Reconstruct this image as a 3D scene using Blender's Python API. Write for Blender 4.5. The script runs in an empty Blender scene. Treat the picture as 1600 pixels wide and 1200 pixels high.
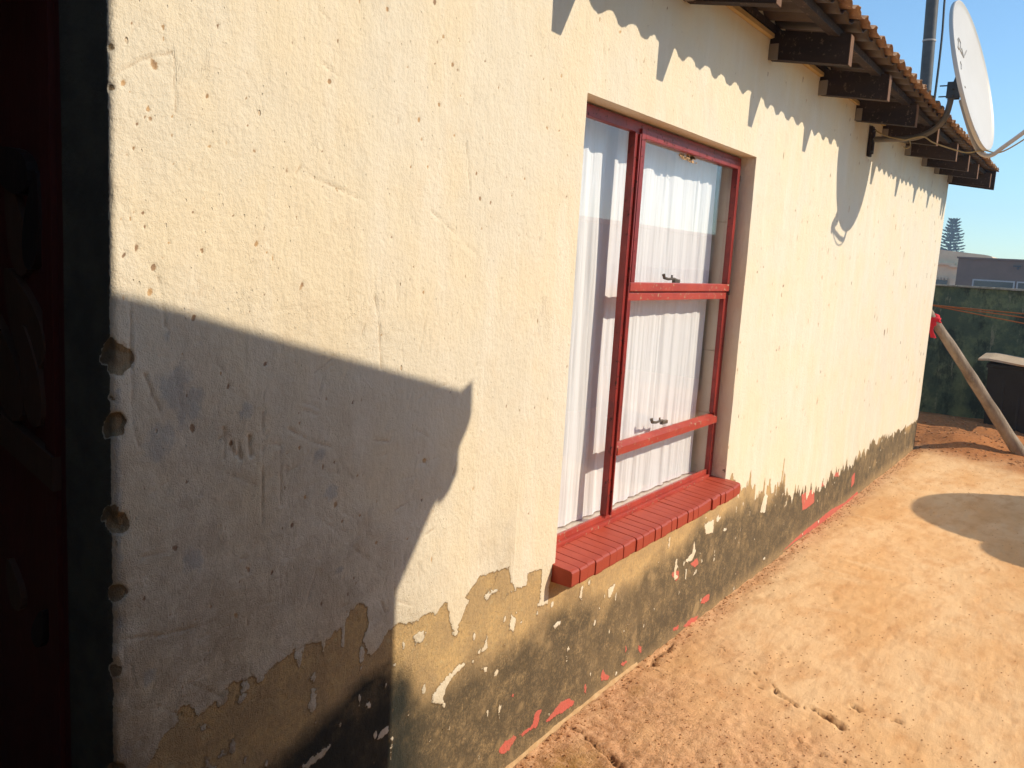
import bpy, bmesh, math, random
import numpy as np
from mathutils import Vector, Matrix, Quaternion

# ------------------------------------------------------------------ camera, sky, sun
scene = bpy.context.scene
COL = scene.collection
cam_data = bpy.data.cameras.new('camera')
cam = bpy.data.objects.new('camera', cam_data); COL.objects.link(cam)
yaw, pitch, roll = 0.591110595, -0.146808905, 0.0599525189
F = Vector((math.cos(pitch)*math.cos(yaw), math.cos(pitch)*math.sin(yaw), math.sin(pitch)))
r0 = F.cross(Vector((0, 0, 1))).normalized(); u0 = r0.cross(F)
R_ = math.cos(roll)*r0 + math.sin(roll)*u0
U_ = -math.sin(roll)*r0 + math.cos(roll)*u0
mw = Matrix((R_, U_, -F)).transposed().to_4x4(); mw.translation = Vector((0, -1.3, 1.53))
cam.matrix_world = mw
cam_data.sensor_fit = 'HORIZONTAL'; cam_data.sensor_width = 36.0
cam_data.lens = 36.0*1355.476/1600.0
cam_data.clip_start = 0.02; cam_data.clip_end = 3000
scene.camera = cam

SUN = Vector((0.53, -1.0, 0.775)).normalized()          # towards the sun
world = bpy.data.worlds.new('World'); scene.world = world; world.use_nodes = True
wn = world.node_tree; wn.nodes.clear()
sky = wn.nodes.new('ShaderNodeTexSky'); sky.sky_type = 'NISHITA'; sky.sun_disc = False
sky.sun_elevation = math.asin(SUN.z)
sky.sun_rotation = math.atan2(SUN.x, SUN.y)
sky.altitude = 900; sky.air_density = 1.1; sky.dust_density = 0.5; sky.ozone_density = 2.0
tint = wn.nodes.new('ShaderNodeMix'); tint.data_type = 'RGBA'; tint.blend_type = 'MULTIPLY'; tint.inputs[0].default_value = 1; tint.inputs[7].default_value = (.72, .90, .97, 1)
bg = wn.nodes.new('ShaderNodeBackground'); bg.inputs['Strength'].default_value = 0.15
wo = wn.nodes.new('ShaderNodeOutputWorld')
wn.links.new(sky.outputs[0], tint.inputs[6]); wn.links.new(tint.outputs[2], bg.inputs[0]); wn.links.new(bg.outputs[0], wo.inputs[0])
sd = bpy.data.lights.new('sun', 'SUN'); sd.energy = 3.6; sd.angle = math.radians(0.45); sd.color = (1.0, 0.86, 0.66)
so = bpy.data.objects.new('sun', sd); COL.objects.link(so)
so.rotation_euler = SUN.to_track_quat('Z', 'Y').to_euler()
vs = scene.view_settings
vs.view_transform = 'Standard'; vs.look = 'None'; vs.exposure = 0.39; vs.gamma = 1.0; vs.use_curve_mapping = False

rng = np.random.default_rng(7); random.seed(7)

# ------------------------------------------------------------------ helpers
def tag(o, label=None, cat=None, group=None, kind=None):
    if label: o['label'] = label
    if cat: o['category'] = cat
    if group: o['group'] = group
    if kind: o['kind'] = kind
    return o
def empty(name, loc=(0, 0, 0)):
    o = bpy.data.objects.new(name, None); COL.objects.link(o); o.location = loc; o.empty_display_size = .1
    bpy.context.view_layer.update()
    return o
def link(name, me, mat, parent=None):
    o = bpy.data.objects.new(name, me); COL.objects.link(o)
    if mat is not None and len(me.materials) == 0: me.materials.append(mat)
    if parent is not None:
        o.parent = parent
        o.matrix_parent_inverse = Matrix.Translation(-world_loc(parent))
    return o
def world_loc(p):
    v = Vector(p.location)
    # parents here carry translations only on their own root; parts built in world coordinates sit at the origin
    q = p
    while q.parent is not None:
        q = q.parent
    return Vector(q.location) if p.parent is None else Vector((0, 0, 0))
class MB:
    def __init__(s): s.v = []; s.f = []; s.sm = []
    def add(s, v, f, smooth=False):
        n = len(s.v); s.v += [tuple(a) for a in v]; s.f += [tuple(i+n for i in q) for q in f]; s.sm += [smooth]*len(f); return s
    def box(s, a, b, bev=0.0, jit=0.0):
        x0, y0, z0 = a; x1, y1, z1 = b
        if bev <= 0:
            v = [(x, y, z) for x in (x0, x1) for y in (y0, y1) for z in (z0, z1)]
            if jit: v = [tuple(c+random.uniform(-jit, jit) for c in q) for q in v]
            return s.add(v, [(0, 1, 3, 2), (4, 6, 7, 5), (0, 4, 5, 1), (2, 3, 7, 6), (0, 2, 6, 4), (1, 5, 7, 3)])
        bm = bmesh.new(); bmesh.ops.create_cube(bm, size=1)
        for w in bm.verts: w.co = Vector(((x0+x1)/2+w.co.x*(x1-x0), (y0+y1)/2+w.co.y*(y1-y0), (z0+z1)/2+w.co.z*(z1-z0)))
        bmesh.ops.bevel(bm, geom=bm.edges[:], offset=bev, segments=2, profile=.6, affect='EDGES')
        bm.verts.index_update(); v = [w.co[:] for w in bm.verts]; f = [[w.index for w in q.verts] for q in bm.faces]; bm.free()
        return s.add(v, f)
    def tube(s, pts, r, n=10, cap=True):
        pts = [Vector(p) for p in pts]; rr = r if isinstance(r, (list, tuple)) else [r]*len(pts)
        up = None; rings = []
        for i, p in enumerate(pts):
            d = (pts[min(i+1, len(pts)-1)]-pts[max(i-1, 0)]).normalized()
            if up is None:
                up = Vector((0, 0, 1)) if abs(d.z) < .9 else Vector((1, 0, 0))
            a = d.cross(up).normalized(); b = a.cross(d).normalized(); up = b
            rings.append([p+rr[i]*(math.cos(t)*a+math.sin(t)*b) for t in [2*math.pi*k/n for k in range(n)]])
        v = [q for g in rings for q in g]; f = []
        for i in range(len(pts)-1):
            for k in range(n): f.append((i*n+k, i*n+(k+1) % n, (i+1)*n+(k+1) % n, (i+1)*n+k))
        s.add(v, f, True)
        if cap: s.add(rings[0], [tuple(range(n))[::-1]]); s.add(rings[-1], [tuple(range(n))])
        return s
    def bar(s, p, q, w, h, up=(0, 0, 1), bev=0.0):
        p = Vector(p); q = Vector(q); d = (q-p).normalized(); a = d.cross(Vector(up)).normalized(); b = a.cross(d)
        v = [e+sx*a*w/2+sz*b*h/2 for e in (p, q) for sx in (-1, 1) for sz in (-1, 1)]
        return s.add(v, [(0, 1, 3, 2), (4, 6, 7, 5), (0, 4, 5, 1), (2, 3, 7, 6), (0, 2, 6, 4), (1, 5, 7, 3)])
    def mesh(s, name):
        me = bpy.data.meshes.new(name); me.from_pydata(s.v, [], s.f)
        me.polygons.foreach_set('use_smooth', s.sm); me.update()
        bm = bmesh.new(); bm.from_mesh(me); bmesh.ops.recalc_face_normals(bm, faces=bm.faces[:]); bm.to_mesh(me); bm.free()
        return me
    def build(s, name, mat, parent=None): return link(name, s.mesh(name), mat, parent)

def prism(poly, axis, a, b):                     # polygon extruded along an axis
    m = MB(); n = len(poly); v = []
    for t in (a, b):
        for p in poly:
            v.append((t, p[0], p[1]) if axis == 'x' else ((p[0], t, p[1]) if axis == 'y' else (p[0], p[1], t)))
    m.add(v, [tuple(range(n)), tuple(range(n, 2*n))]+[(i, (i+1) % n, n+(i+1) % n, n+i) for i in range(n)])
    return m

def vnoise(x, y, seed=0):                        # smooth value noise on arrays
    r = np.random.default_rng(seed); T = r.random((256, 256))
    xi = np.floor(x).astype(int); yi = np.floor(y).astype(int); fx = x-xi; fy = y-yi
    fx = fx*fx*(3-2*fx); fy = fy*fy*(3-2*fy)
    g = lambda i, j: T[i & 255, j & 255]
    return (g(xi, yi)*(1-fx)*(1-fy)+g(xi+1, yi)*fx*(1-fy)+g(xi, yi+1)*(1-fx)*fy+g(xi+1, yi+1)*fx*fy)*2-1
def fbm(x, y, seed=0, o=4):
    s = 0; a = 1; t = 0
    for i in range(o): s = s+a*vnoise(x*2**i+i*17.3, y*2**i+i*9.1, seed+i); t += a; a *= .5
    return s/t
def seg_dist(px, py, a, b):
    ax, ay = a; bx, by = b; dx, dy = bx-ax, by-ay; L = dx*dx+dy*dy+1e-12
    t = np.clip(((px-ax)*dx+(py-ay)*dy)/L, 0, 1)
    return np.hypot(px-ax-t*dx, py-ay-t*dy)
def poly_sdf(px, py, poly):                      # + inside
    d = np.full(px.shape, 9.0); ins = np.zeros(px.shape, bool); n = len(poly)
    for i in range(n):
        a = poly[i]; b = poly[(i+1) % n]; d = np.minimum(d, seg_dist(px, py, a, b))
        c = ((a[1] > py) != (b[1] > py)) & (px < (b[0]-a[0])*(py-a[1])/((b[1]-a[1]) if b[1] != a[1] else 1e-9)+a[0])
        ins ^= c
    return np.where(ins, d, -d)
def grid_mesh(name, P, mask=None, attrs=None, extra=None):   # P: (n,m,3) vertices; mask (n-1,m-1) True = keep
    n, m = P.shape[:2]; idx = np.arange(n*m).reshape(n, m)
    q = np.stack([idx[:-1, :-1], idx[1:, :-1], idx[1:, 1:], idx[:-1, 1:]], -1)
    q = q[mask] if mask is not None else q.reshape(-1, 4)
    me = bpy.data.meshes.new(name); me.vertices.add(n*m); me.vertices.foreach_set('co', P.reshape(-1).astype(np.float32))
    me.loops.add(q.size); me.loops.foreach_set('vertex_index', q.reshape(-1).astype(np.int32))
    me.polygons.add(len(q)); me.polygons.foreach_set('loop_start', np.arange(0, q.size, 4, dtype=np.int32))
    me.polygons.foreach_set('loop_total', np.full(len(q), 4, dtype=np.int32))
    me.polygons.foreach_set('use_smooth', np.ones(len(q), bool))
    me.update(calc_edges=True)
    for k, a in (attrs or {}).items():
        at = me.attributes.new(k, 'FLOAT', 'POINT'); at.data.foreach_set('value', a.reshape(-1).astype(np.float32))
    me.validate()
    return me

# ------------------------------------------------------------------ materials
class NT:
    def __init__(s, name, rough=.8, spec=.3):
        s.m = bpy.data.materials.new(name); s.m.use_nodes = True; s.t = s.m.node_tree; s.n = s.t.nodes; s.l = s.t.links
        s.b = s.n['Principled BSDF']; s.b.inputs['Roughness'].default_value = rough
        s.b.inputs['Specular IOR Level'].default_value = spec
        s.co = None
    def coord(s):
        if s.co is None: s.co = s.n.new('ShaderNodeTexCoord').outputs['Object']
        return s.co
    def put(s, sock, v):
        if hasattr(v, 'is_output') or hasattr(v, 'links'): s.l.new(v, sock)
        elif isinstance(v, (tuple, list)) and len(v) == 3 and sock.type == 'RGBA': sock.default_value = (*v, 1)
        else: sock.default_value = v
    def noise(s, scale, detail=5, rough=.6, stretch=None, dist=0.0):
        n = s.n.new('ShaderNodeTexNoise'); n.inputs['Scale'].default_value = scale; n.inputs['Detail'].default_value = detail
        n.inputs['Roughness'].default_value = rough; n.inputs['Distortion'].default_value = dist
        c = s.coord()
        if stretch:
            mp = s.n.new('ShaderNodeMapping'); mp.inputs['Scale'].default_value = stretch; s.l.new(c, mp.inputs[0]); c = mp.outputs[0]
        s.l.new(c, n.inputs['Vector']); return n.outputs['Fac']
    def voro(s, scale, stretch=None, feature='F1'):
        n = s.n.new('ShaderNodeTexVoronoi'); n.inputs['Scale'].default_value = scale; n.feature = feature
        c = s.coord()
        if stretch:
            mp = s.n.new('ShaderNodeMapping'); mp.inputs['Scale'].default_value = stretch; s.l.new(c, mp.inputs[0]); c = mp.outputs[0]
        s.l.new(c, n.inputs['Vector']); return n.outputs['Distance']
    def attr(s, name):
        n = s.n.new('ShaderNodeAttribute'); n.attribute_name = name; return n.outputs['Fac']
    def math(s, op, a, b=0.0, c=0.0, clamp=False):
        n = s.n.new('ShaderNodeMath'); n.operation = op; n.use_clamp = clamp
        for i, v in enumerate((a, b, c)): s.put(n.inputs[i], v)
        return n.outputs[0]
    def ramp(s, v, lo, hi, a=0.0, b=1.0):                # smooth remap
        n = s.n.new('ShaderNodeMapRange'); n.interpolation_type = 'SMOOTHSTEP'
        s.put(n.inputs[0], v); n.inputs[1].default_value = lo; n.inputs[2].default_value = hi
        n.inputs[3].default_value = a; n.inputs[4].default_value = b; return n.outputs[0]
    def mix(s, f, a, b, mode='MIX'):
        n = s.n.new('ShaderNodeMix'); n.data_type = 'RGBA'; n.blend_type = mode
        s.put(n.inputs[0], f); s.put(n.inputs[6], a); s.put(n.inputs[7], b); return n.outputs[2]
    def bump(s, h, strength=1.0, dist=.01):
        n = s.n.new('ShaderNodeBump'); n.inputs['Strength'].default_value = strength; n.inputs['Distance'].default_value = dist
        s.l.new(h, n.inputs['Height'])
        if s.b.inputs['Normal'].is_linked: s.l.new(s.b.inputs['Normal'].links[0].from_socket, n.inputs['Normal'])
        s.l.new(n.outputs[0], s.b.inputs['Normal']); return s
    def color(s, c): s.put(s.b.inputs['Base Color'], c); return s
    def rough(s, v): s.put(s.b.inputs['Roughness'], v); return s

def simple(name, c1, c2, scale=6, rough=.8, bump=.3, bd=.004, stretch=None, spec=.3, metal=0, spots=None):
    t = NT(name, rough, spec); n = t.noise(scale, 6, .65, stretch); f = t.ramp(n, .3, .7)
    col = t.mix(f, c1, c2)
    if spots is not None:
        g = t.ramp(t.noise(scale*5, 5, .7), .58, .66); col = t.mix(g, col, spots)
    t.color(col); t.b.inputs['Metallic'].default_value = metal
    t.bump(t.noise(scale*8, 5, .7, stretch), bump, bd); return t.m

def wall_material():
    t = NT('weathered_cream_paint', .88, .2)
    paint = t.attr('paint'); red = t.attr('red'); pit = t.attr('pit'); scr = t.attr('scratch'); blue = t.attr('blue')
    dirt_shade = t.attr('dirt_shade'); mould = t.attr('mould')
    n1 = t.noise(90, 4, .6); n2 = t.noise(9, 5, .6); n3 = t.noise(3, 4, .5); nf = t.noise(420, 3, .6)
    stripe = t.noise(9, 5, .6, (1, 1, .16)); drip = t.noise(30, 4, .7, (1, 1, .12))
    # cream emulsion with old repairs and roller bands
    c = t.mix(t.ramp(n3, .38, .62), (.78, .68, .50), (.75, .68, .54))
    c = t.mix(t.ramp(stripe, .45, .7, 0, .55), c, (.81, .745, .62))
    c = t.mix(t.ramp(n2, .5, .75, 0, .4), c, (.72, .60, .43))
    c = t.mix(t.math('MULTIPLY', dirt_shade, t.ramp(t.noise(24, 8, .78), .35, .65, .35, 1.0)), c, (.37, .28, .175))
    c = t.mix(t.math('MULTIPLY', t.ramp(t.math('ADD', blue, t.math('MULTIPLY', t.math('SUBTRACT', t.noise(16, 7, .78), .5), 3.2)), .3, 1.1), .55), c, (.36, .38, .38))
    # rust coloured pits and small dents
    dn = t.voro(26, (1, 1, .55)); dents = t.ramp(t.math('ADD', dn, t.math('MULTIPLY', n2, .25)), .155, .195, 1, 0)
    dents = t.math('MULTIPLY', dents, t.ramp(t.noise(5, 3), .5, .6))
    c = t.mix(t.math('MULTIPLY', dents, .55), c, (.52, .33, .16))
    c = t.mix(t.math('MULTIPLY', t.ramp(t.math('ADD', pit, t.math('MULTIPLY', t.noise(130, 5, .8), 1.2)), .90, 1.30), .85), c, t.mix(t.ramp(t.noise(11, 4), .42, .58), (.55, .33, .15), (.24, .13, .07)))
    c = t.mix(t.ramp(t.noise(6, 8, .75), .60, .72, 0, .35), c, (.60, .42, .24))
    c = t.mix(t.math('MULTIPLY', t.ramp(scr, .3, 1.0), .4), c, (.40, .27, .16))
    c = t.mix(t.math('MULTIPLY', dirt_shade, t.ramp(t.noise(4.5, 7, .7), .46, .60, 0, .55)), c, (.26, .185, .12))
    c = t.mix(t.math('MULTIPLY', dirt_shade, t.ramp(t.noise(8, 7, .75), .56, .66, 0, .5)), c, (.62, .55, .43))
    # bare sand plaster under the paint
    p = t.mix(t.ramp(n2, .35, .65), (.60, .41, .19), (.46, .32, .165))
    p = t.mix(t.ramp(n1, .35, .7, 0, .5), p, (.32, .23, .125))
    p = t.mix(t.ramp(t.noise(45, 5, .7), .56, .70, 0, .5), p, (.62, .50, .28))
    lt = t.ramp(t.noise(6.5, 4, .6), .56, .68, 0, .75)
    md = t.math('MULTIPLY', mould, t.ramp(t.math('ADD', t.math('MULTIPLY', t.noise(13, 9, .82), .6), t.math('MULTIPLY', t.noise(110, 6, .8), .4)), .37, .53, .0, 1))
    p = t.mix(t.math('MULTIPLY', mould, .5), p, (.21, .155, .09))
    p = t.mix(t.math('MULTIPLY', md, t.math('SUBTRACT', .88, lt)), p, (.085, .068, .045))
    p = t.mix(t.ramp(t.noise(150, 4, .8), .60, .68, 0, .7), p, (.06, .045, .03))
    p = t.mix(t.ramp(t.noise(170, 3, .7), .66, .72, 0, .5), p, (.72, .58, .36))
    deep = t.attr('deep')
    p = t.mix(t.math('MULTIPLY', deep, t.ramp(n2, .3, .6, .6, 1)), p, (.030, .032, .026))
    rsd = t.math('ADD', red, t.math('MULTIPLY', t.math('SUBTRACT', n1, .5), .02))
    p = t.mix(t.ramp(rsd, 0, .0015), p, t.mix(t.ramp(n2, .3, .7), (.62, .13, .10), (.54, .16, .11)))
    psd = t.math('ADD', paint, t.math('MULTIPLY', t.math('SUBTRACT', n1, .5), .022))
    psd = t.math('ADD', psd, t.math('MULTIPLY', t.math('SUBTRACT', t.noise(32, 4, .6), .5), .022))
    pm = t.ramp(psd, 0, .0012)
    edge = t.math('MULTIPLY', t.ramp(psd, -.004, -.0005), t.math('SUBTRACT', 1.0, pm))
    p = t.mix(t.math('MULTIPLY', edge, .45), p, (.16, .10, .05))
    cc = t.mix(t.math('MULTIPLY', t.ramp(mould, .35, 1, 0, .55), t.ramp(t.noise(22, 5, .7), .42, .7)), c, (.42, .33, .19))
    fin = t.mix(pm, p, cc)
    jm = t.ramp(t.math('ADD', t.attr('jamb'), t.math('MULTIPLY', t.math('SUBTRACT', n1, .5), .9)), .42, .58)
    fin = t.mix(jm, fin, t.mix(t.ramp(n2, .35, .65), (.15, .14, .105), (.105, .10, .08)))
    ck = t.ramp(t.attr('core'), .3, .6)
    fin = t.mix(ck, fin, t.mix(t.ramp(n2, .35, .65), (.34, .25, .145), (.22, .16, .10)))
    t.color(fin)
    h = t.math('ADD', t.math('MULTIPLY', n1, .9), t.math('MULTIPLY', n2, 1.6))
    h = t.math('ADD', h, t.math('MULTIPLY', nf, .35))
    h = t.math('ADD', h, t.math('MULTIPLY', t.noise(22, 5, .7, (1, 1, .45)), 1.8))
    h = t.math('SUBTRACT', h, t.math('MULTIPLY', dents, 1.6))
    tiny = t.ramp(t.math('ADD', t.voro(70, (1, 1, .5)), t.math('MULTIPLY', t.noise(20, 3), .35)), .20, .26, 1, 0)
    h = t.math('SUBTRACT', h, t.math('MULTIPLY', tiny, 1.3))
    ridge = t.ramp(t.math('ABSOLUTE', t.math('SUBTRACT', t.noise(7, 5, .7, (1, 1, .5), 1.0), .5)), 0, .012, 1, 0)
    h = t.math('ADD', h, t.math('MULTIPLY', t.math('MULTIPLY', ridge, t.ramp(t.noise(4, 4), .56, .66)), .35))
    h = t.math('ADD', h, t.math('MULTIPLY', pm, 1.6))
    h = t.math('ADD', h, t.math('MULTIPLY', t.ramp(rsd, 0, .0015), 1.0))
    rr = t.math('ADD', h, t.math('MULTIPLY', t.math('MULTIPLY', dirt_shade, t.math('ADD', nf, t.math('MULTIPLY', t.noise(48, 6, .75, (1, 1, .6), .6), 2.4))), 2.0))
    t.bump(rr, .8, .0028)
    return t.m

def ground_material():
    t = NT('orange_packed_earth', .95, .12)
    loose = t.attr('loose'); crack = t.attr('crack'); wet = t.attr('wet'); soil = t.attr('soil')
    a = t.noise(1.3, 5, .6, (.6, 1.6, 1)); b = t.noise(7, 6, .65, (.7, 1.5, 1)); g = t.noise(120, 4, .7); g2 = t.noise(38, 5, .75)
    c = t.mix(t.ramp(a, .35, .65), (.74, .43, .195), (.82, .545, .295))
    c = t.mix(t.ramp(b, .42, .74, 0, .6), c, (.60, .29, .11))
    c = t.mix(t.ramp(t.noise(3, 5, .6, (1.5, .5, 1)), .55, .75, 0, .6), c, (.82, .56, .31))
    l = t.mix(t.ramp(g2, .35, .65), (.80, .46, .25), (.60, .31, .15))
    c = t.mix(t.math('MULTIPLY', loose, t.ramp(b, .2, .6, .4, 1)), c, l)
    sp = t.ramp(t.noise(75, 3, .6), .63, .72)
    c = t.mix(t.math('MULTIPLY', sp, t.math('ADD', .15, t.math('MULTIPLY', loose, .55))), c, (.27, .12, .045))
    c = t.mix(soil, c, t.mix(t.ramp(g2, .3, .7), (.52, .225, .085), (.38, .15, .055)))
    c = t.mix(t.math('MULTIPLY', t.ramp(crack, .3, 1), .7), c, (.16, .075, .028))
    c = t.mix(t.math('MULTIPLY', wet, t.ramp(g2, .3, .6, .4, 1)), c, (.36, .20, .045))
    vein = t.ramp(t.math('ABSOLUTE', t.math('SUBTRACT', t.noise(5, 8, .75, (.5, 1.8, 1), .8), .5)), 0, .016, 1, 0)
    vein = t.math('MULTIPLY', vein, t.math('MULTIPLY', .3, t.ramp(t.noise(1.3, 3, .6), .45, .7)))
    c = t.mix(t.math('MULTIPLY', vein, .30), c, (.50, .24, .09))
    t.color(c)
    h = t.math('ADD', t.math('MULTIPLY', g, .5), g2)
    h = t.math('SUBTRACT', h, t.math('MULTIPLY', vein, .5))
    h = t.math('MULTIPLY', h, t.math('ADD', .4, loose))
    h = t.math('ADD', h, t.math('MULTIPLY', t.noise(16, 6, .7, (.6, 1.6, 1)), .9))
    t.bump(h, .9, .0065)
    return t.m

def chipped(name, c1, c2, under, amt=.6, rough=.45):
    t = NT(name, rough, .5); n = t.noise(60, 6, .7); f = t.ramp(n, amt, amt+.02)
    col = t.mix(t.ramp(t.noise(9, 4), .35, .65), c1, c2); t.color(t.mix(f, col, under))
    t.rough(t.mix(f, (rough,)*3, (.9,)*3)); t.bump(t.math('SUBTRACT', t.math('MULTIPLY', t.noise(30, 4), .5), f), .7, .0012); return t.m

def yard_wall_material():
    t = NT('mouldy_green_wall', .95, .15)
    a = t.ramp(t.noise(1.6, 7, .7), .40, .60); b = t.ramp(t.noise(5, 7, .75, (1, 1, .5)), .48, .62)
    c = t.mix(a, (.22, .26, .13), (.085, .12, .08)); c = t.mix(t.math('MULTIPLY', b, .8), c, (.035, .045, .036))
    c = t.mix(t.ramp(t.noise(9, 6, .8, (1, 1, .3)), .58, .68, 0, .7), c, (.34, .33, .22))
    t.color(c); t.bump(t.noise(30, 6, .7), .7, .006); return t.m

def glass_material():
    m = bpy.data.materials.new('window_glass'); m.use_nodes = True; t = m.node_tree; t.nodes.clear(); N = t.nodes.new
    lw = N('ShaderNodeLayerWeight'); lw.inputs['Blend'].default_value = .5
    pw = N('ShaderNodeMath'); pw.operation = 'POWER'; t.links.new(lw.outputs['Facing'], pw.inputs[0]); pw.inputs[1].default_value = 5
    ma = N('ShaderNodeMath'); ma.operation = 'MULTIPLY_ADD'; t.links.new(pw.outputs[0], ma.inputs[0]); ma.inputs[1].default_value = .95; ma.inputs[2].default_value = .045
    tr = N('ShaderNodeBsdfTransparent'); tr.inputs[0].default_value = (.992, .995, .995, 1)
    gl = N('ShaderNodeBsdfGlossy'); gl.inputs['Roughness'].default_value = .0
    mx = N('ShaderNodeMixShader'); o = N('ShaderNodeOutputMaterial')
    t.links.new(ma.outputs[0], mx.inputs[0]); t.links.new(tr.outputs[0], mx.inputs[1]); t.links.new(gl.outputs[0], mx.inputs[2]); t.links.new(mx.outputs[0], o.inputs[0])
    return m

def curtain_material():
    m = bpy.data.materials.new('white_voile'); m.use_nodes = True; t = m.node_tree; N = t.nodes.new
    b = t.nodes['Principled BSDF']; b.inputs['Base Color'].default_value = (.94, .95, .98, 1); b.inputs['Roughness'].default_value = .9
    b.inputs['Specular IOR Level'].default_value = .1
    tc = N('ShaderNodeTexCoord'); mp = N('ShaderNodeMapping'); mp.inputs['Scale'].default_value = (1, 1, .06)
    n = N('ShaderNodeTexNoise'); n.inputs['Scale'].default_value = 70; n.inputs['Detail'].default_value = 6
    t.links.new(tc.outputs['Object'], mp.inputs[0]); t.links.new(mp.outputs[0], n.inputs['Vector'])
    bu = N('ShaderNodeBump'); bu.inputs['Strength'].default_value = .5; bu.inputs['Distance'].default_value = .004
    t.links.new(n.outputs['Fac'], bu.inputs['Height']); t.links.new(bu.outputs[0], b.inputs['Normal'])
    tl = N('ShaderNodeBsdfTranslucent'); tl.inputs[0].default_value = (.8, .8, .82, 1)
    mx = N('ShaderNodeMixShader'); mx.inputs[0].default_value = .08
    t.links.new(b.outputs[0], mx.inputs[1]); t.links.new(tl.outputs[0], mx.inputs[2]); t.links.new(mx.outputs[0], t.nodes['Material Output'].inputs[0])
    return m

M = dict(
    wall=wall_material(), ground=ground_material(), glass=glass_material(), voile=curtain_material(),
    frame=chipped('oxblood_window_paint', (.30, .026, .018), (.20, .016, .012), (.09, .025, .02), .60),
    frame_worn=chipped('worn_red_rail_paint', (.45, .062, .036), (.37, .044, .028), (.50, .38, .25), .605),
    sill=chipped('red_sill_tile_paint', (.46, .066, .027), (.36, .045, .021), (.60, .32, .20), .70, .55),
    mortar=simple('dark_red_mortar', (.13, .02, .018), (.18, .03, .025), 30),
    tile=simple('cream_glazed_tile', (.72, .66, .55), (.66, .58, .47), 7, .25, .05, .001, spec=.5),
    rafter=simple('tarred_rafter_timber', (.05, .03, .02), (.022, .014, .011), 9, .85, .6, .004, (1, .2, 1), spots=(.13, .085, .06)),
    rafter_cut=simple('raw_rafter_end_timber', (.22, .115, .06), (.14, .075, .045), 12, .85, .5, .003),
    batten=simple('pale_pine_batten', (.55, .40, .18), (.42, .29, .13), 9, .8, .4, .002, (.2, 1, 1)),
    roof=simple('rusted_brown_roof_sheet', (.34, .20, .11), (.19, .105, .06), 10, .85, .6, .003, spots=(.52, .36, .21)),
    roof_under=simple('shaded_roof_underside', (.10, .066, .042), (.055, .037, .026), 8, .6, .3, .002),  # darker roof colour, shade under the eave put into the material
    jamb=simple('dark_green_grey_blocker', (.12, .13, .11), (.09, .095, .085), 8, .8, .5, .003),  # dark colour of the added sky-blocking box
    door=simple('dark_red_carved_timber', (.13, .028, .02), (.09, .02, .015), 8, .5, .4, .003, (1, 1, .2)),
    door_dark=simple('black_stained_timber', (.03, .022, .02), (.05, .025, .02), 8, .5, .4, .003, (1, 1, .2)),
    door_brown=simple('brown_stained_timber', (.13, .07, .045), (.09, .05, .03), 8, .5, .4, .003, (1, 1, .2)),
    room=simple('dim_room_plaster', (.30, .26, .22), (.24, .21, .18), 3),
    plaster=simple('tan_outbuilding_plaster', (.68, .56, .40), (.60, .49, .34), 3, .9, .5, .004),
    dish=simple('white_dish_enamel', (.60, .565, .51), (.56, .52, .46), 3, .45, .05, .001, spec=.4),
    dish_mark=simple('faded_grey_print', (.38, .37, .36), (.46, .45, .43), 20),
    dish_arm=simple('pale_grey_arm_paint', (.52, .47, .42), (.46, .41, .36), 8, .5, .1, .001),
    black_iron=simple('dark_painted_iron', (.045, .05, .055), (.07, .065, .06), 20, .55, .3, .001, spec=.5),
    arm_iron=simple('weathered_steel_tube', (.12, .11, .09), (.19, .15, .10), 20, .55, .3, .001, spec=.5),
    galv=simple('dull_galvanised_pipe', (.055, .055, .055), (.09, .09, .088), 12, .55, .2, .001, spec=.5),
    cable=simple('yellowed_cable_sheath', (.45, .36, .18), (.38, .29, .15), 20, .5, .1, .001),
    cable_dark=simple('black_cable_sheath', (.03, .035, .04), (.04, .045, .05), 20, .5, .1, .001),
    yard=yard_wall_material(),
    coping=simple('pale_weathered_coping', (.50, .46, .36), (.25, .24, .18), 14, .95, .6, .006),
    log=simple('grey_weathered_pole', (.46, .37, .27), (.20, .145, .10), 16, .9, 1.0, .012, (1, .3, .12)),
    red_cloth=simple('bright_red_cloth', (.72, .03, .045), (.60, .02, .035), 20),
    rust_wire=simple('rusty_orange_wire', (.42, .14, .03), (.34, .11, .03), 30, .7),
    bin=simple('black_plastic_bin', (.012, .014, .015), (.02, .022, .024), 10, .5, .2, .002),
    board=simple('bleached_board', (.56, .43, .29), (.45, .34, .22), 8, .8, .3, .003, (.2, 1, 1)),
    brown=simple('brown_house_render', (.20, .13, .095), (.16, .105, .075), 1.5, .9, .3, .004),
    tan=simple('tan_house_render', (.85, .66, .42), (.72, .54, .34), 1.5, .9, .3, .004),
    silver=simple('silver_window_frame', (.45, .47, .48), (.38, .40, .41), 5, .4, .1, .001),
    darkglass=simple('dark_far_pane', (.03, .045, .055), (.02, .03, .04), 2, .12, .02, .001, spec=.6),
    needle=simple('dark_pine_needles', (.025, .05, .035), (.035, .06, .04), .7, .9),
    bark=simple('grey_pine_bark', (.09, .07, .055), (.06, .05, .04), 2, .9),
    tank=simple('green_water_tank', (.06, .12, .07), (.05, .10, .06), 3, .5),
    drum=simple('blue_shadow_drum', (.04, .09, .22), (.05, .08, .16), 6, .5),  # colour of the added shadow-casting drums
    latch=simple('dull_metal_latch', (.10, .08, .06), (.16, .13, .10), 40, .5, .2, .001),
    putty=simple('brown_glue_stain', (.45, .26, .12), (.60, .40, .22), 60, .8),
)
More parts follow.
